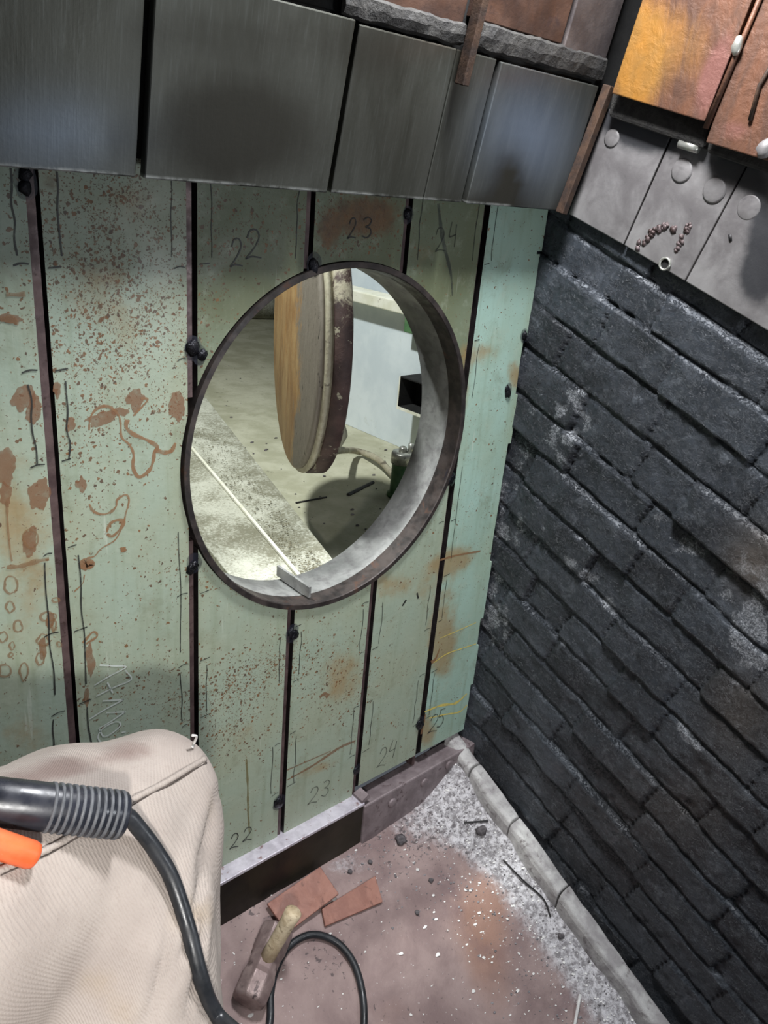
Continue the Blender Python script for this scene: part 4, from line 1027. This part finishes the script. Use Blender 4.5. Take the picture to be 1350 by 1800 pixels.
# ------------------------------------------------------------------ person: bent knee in canvas trousers
def cam_pt(px_, py_, d): r = Vector(ray(px_, py_)).normalized(); return Vector(CAM) + r * d
KN = cam_pt(258, 1416, 1.02); HIP = cam_pt(-330, 1790, .88); ANK = cam_pt(262, 2150, 1.12)
person = thing('person', 'person sitting in beige canvas trousers, bent knee under a black welding holder', 'person', (ANK.x, ANK.y, ANK.z - .1))
def loft(cs, rs, n=28):
    return MB().tube(cs, rs, n)
mb = MB()
def capsule(a, b, ra, rb):
    pts = []; rs = []; d = (b - a); L_ = d.length; d.normalize()
    for k in range(6):
        an = math.pi / 2 * k / 6; pts.append(a - d * ra * math.cos(an)); rs.append(max(.002, ra * math.sin(an)))
    for k in range(9): pts.append(a + d * (L_ * k / 8)); rs.append(ra + (rb - ra) * k / 8)
    for k in range(1, 7):
        an = math.pi / 2 * k / 6; pts.append(b + d * rb * math.sin(an)); rs.append(max(.002, rb * math.cos(an)))
    mb.tube(pts, rs, 28)
capsule(HIP, KN, .158, .086)
capsule(KN + Vector((0, 0, .0)), ANK, .083, .074)
capsule(cam_pt(130, 1530, .99), cam_pt(170, 1950, 1.02), .135, .135)
leg = mb.build('trousers', CANVAS, person, True)
rm = leg.modifiers.new('remesh', 'REMESH'); rm.mode = 'VOXEL'; rm.voxel_size = .009
sm = leg.modifiers.new('smooth', 'SMOOTH'); sm.iterations = 14; sm.factor = .6
dg = bpy.context.evaluated_depsgraph_get(); ev = leg.evaluated_get(dg)
me = bpy.data.meshes.new_from_object(ev); leg.modifiers.clear(); leg.data = me
off = wloc(person)
MK = np.ones((len(me.vertices), 4), dtype=np.float32)
me.update()
for v in me.vertices:
    p = v.co + off; x, y = proj(p)
    d = .004 * fbm(p.x, p.y, p.z, 9, 3)
    # creases fanning from the back of the knee
    for (ax_, ay_, bx_, by_, w_, am) in [(370, 1470, 300, 1720, 16, .007), (352, 1560, 330, 1760, 12, .006), (382, 1400, 330, 1560, 14, .005), (300, 1620, 260, 1800, 22, .005)]:
        ux, uy = bx_ - ax_, by_ - ay_; L2 = ux * ux + uy * uy; tpar = ((x - ax_) * ux + (y - ay_) * uy) / L2
        dd = abs((x - ax_) * uy - (y - ay_) * ux) / math.sqrt(L2); fall = max(0, 1 - abs(tpar - .5) * 1.4)
        d += 1.2 * am * fall * (math.exp(-((dd - w_) / w_) ** 2) - 1.2 * math.exp(-(dd / (w_ * .5)) ** 2))
    v.co += v.normal * d
    MK[v.index, 0] = min(1, gs(x, y, 230, 1320, 60, 26, .8) + gs(x, y, 120, 1345, 60, 22, .9) + gs(x, y, 40, 1370, 60, 24, .8) + gs(x, y, 330, 1300, 40, 14, .4))
    MK[v.index, 1] = min(1, gs(x, y, 330, 1620, 60, 50, .7) + gs(x, y, 170, 1720, 80, 50, .6) + gs(x, y, 370, 1420, 20, 60, .5) + gs(x, y, 230, 1790, 60, 40, .5) + gs(x, y, 200, 1590, 60, 30, .3))
    MK[v.index, 2] = 0
a = me.attributes.new('mask', 'FLOAT_COLOR', 'POINT'); a.data.foreach_set('color', MK.ravel())
me.polygons.foreach_set('use_smooth', [True] * len(me.polygons))
if not me.materials: me.materials.append(CANVAS)
bvh = BVHTree.FromPolygons([v.co + off for v in me.vertices], [tuple(p.vertices) for p in me.polygons])
def skin(px_, py_, lift=0.0):
    r = Vector(ray(px_, py_)).normalized(); hit = bvh.ray_cast(Vector(CAM), r)
    if hit[0] is None: return cam_pt(px_, py_, .9)
    return hit[0] - r * lift, hit[1]
def sk(px_, py_, lift=0.0):
    h = skin(px_, py_, 0); 
    if isinstance(h, Vector): return h
    return h[0] - Vector(ray(px_, py_)).normalized() * lift
# seam with turned edge
seam = smoothline([sk(x, y, .0012) for x, y in [(360, 1334), (330, 1352), (290, 1376), (240, 1402), (200, 1425), (150, 1455), (90, 1490), (40, 1512), (0, 1530), (-40, 1548)]], 8)
MB().tube(seam, [.0035 + .0008 * nz(i, 0, 0, .7) for i in range(len(seam))], 8).build('seam', CANVAS, leg, True)
seam2 = smoothline([sk(x, y, .0004) for x, y in [(363, 1341), (331, 1359), (291, 1383), (241, 1409), (201, 1432), (151, 1462), (91, 1497), (41, 1519), (1, 1537)]], 8)
MB().tube(seam2, .0013, 6).build('stitch_line', mat_plain('dark_stitching', lin(60, 52, 48), lin(84, 74, 68), 60), leg, True)
MB().tube(smoothline([sk(338, 1314, .001), sk(340, 1308, .003), sk(340, 1312, .010) + Vector((.004, 0, .012)), sk(338, 1314, .012) + Vector((.0, 0, .017))]), .0016, 6).build('loose_thread', CHIPW, leg, True)

# ------------------------------------------------------------------ electrode holder with cable
def lift_line(pts, lift): return [sk(x, y, lift) for x, y in pts]
e0 = sk(-60, 1404, .026); e1 = sk(218, 1433, .026)
ed = (e1 - e0).normalized()
eh = thing('electrode_holder', 'black welding electrode holder lying on the canvas knee, with its cable', 'welding tool', e0 - Vector((0, 0, .02)))
e00 = e0 - ed * .12
RH = .0215
MB().tube([e00, e0 + (e1 - e0) * .56, e1 - ed * .002, e1], [RH * .98, RH * 1.0, RH, RH * .9], 28).build('handle', HANDLEB, eh, True)
for k in range(11):
    c = e0 + (e1 - e0) * (.50 + .455 * k / 10)
    MB().lathe([(RH * .97, -.0018), (RH * 1.045, -.0012), (RH * 1.045, .0012), (RH * .97, .0018)], c, ed, 32, False).build('grip_ring', GROOVE, eh, True)
tow = (Vector(CAM) - e0).normalized()
MB().tube([e0 + tow * RH * .55 + Vector((0, 0, -.004)) - ed * .03, e0 + ed * .035 + tow * RH * .6 + Vector((0, 0, -.004))], .008, 4).build('thumb_tab', HANDLEB, eh)
l1 = sk(66, 1506, .013); l0 = sk(-60, 1466, .02)
l0b = l0 + (l0 - l1) * .6
MB().tube([l0b, l0, l1 - (l1 - l0).normalized() * .006, l1 - (l1 - l0).normalized() * .002, l1], [.0135, .0125, .0118, .0105, .007], 12).build('lever', LEVER, eh, True)
cab = [e1 - ed * .02, e1 + ed * .002, sk(244, 1456, .018), sk(272, 1493, .012)] + lift_line([(302, 1545), (330, 1630), (352, 1715), (378, 1780)], .0095)
last = cab[-1]
tail = [last + Vector((.03, -.03, -.08)), fl(400, 1990, .06), fl(452, 1905, .012), fl(474, 1800, .0095), fl(476, 1745, .0095), fl(487, 1700, .0095), fl(510, 1662, .0095), fl(548, 1643, .0095), fl(590, 1655, .0095), fl(620, 1690, .0095), fl(636, 1740, .0095), fl(640, 1800, .0095), fl(630, 1880, .0095), fl(590, 1980, .0095)]
MB().tube(smoothline(cab + tail, 8), .0078, 14).build('cable', RUBBER, eh, True)
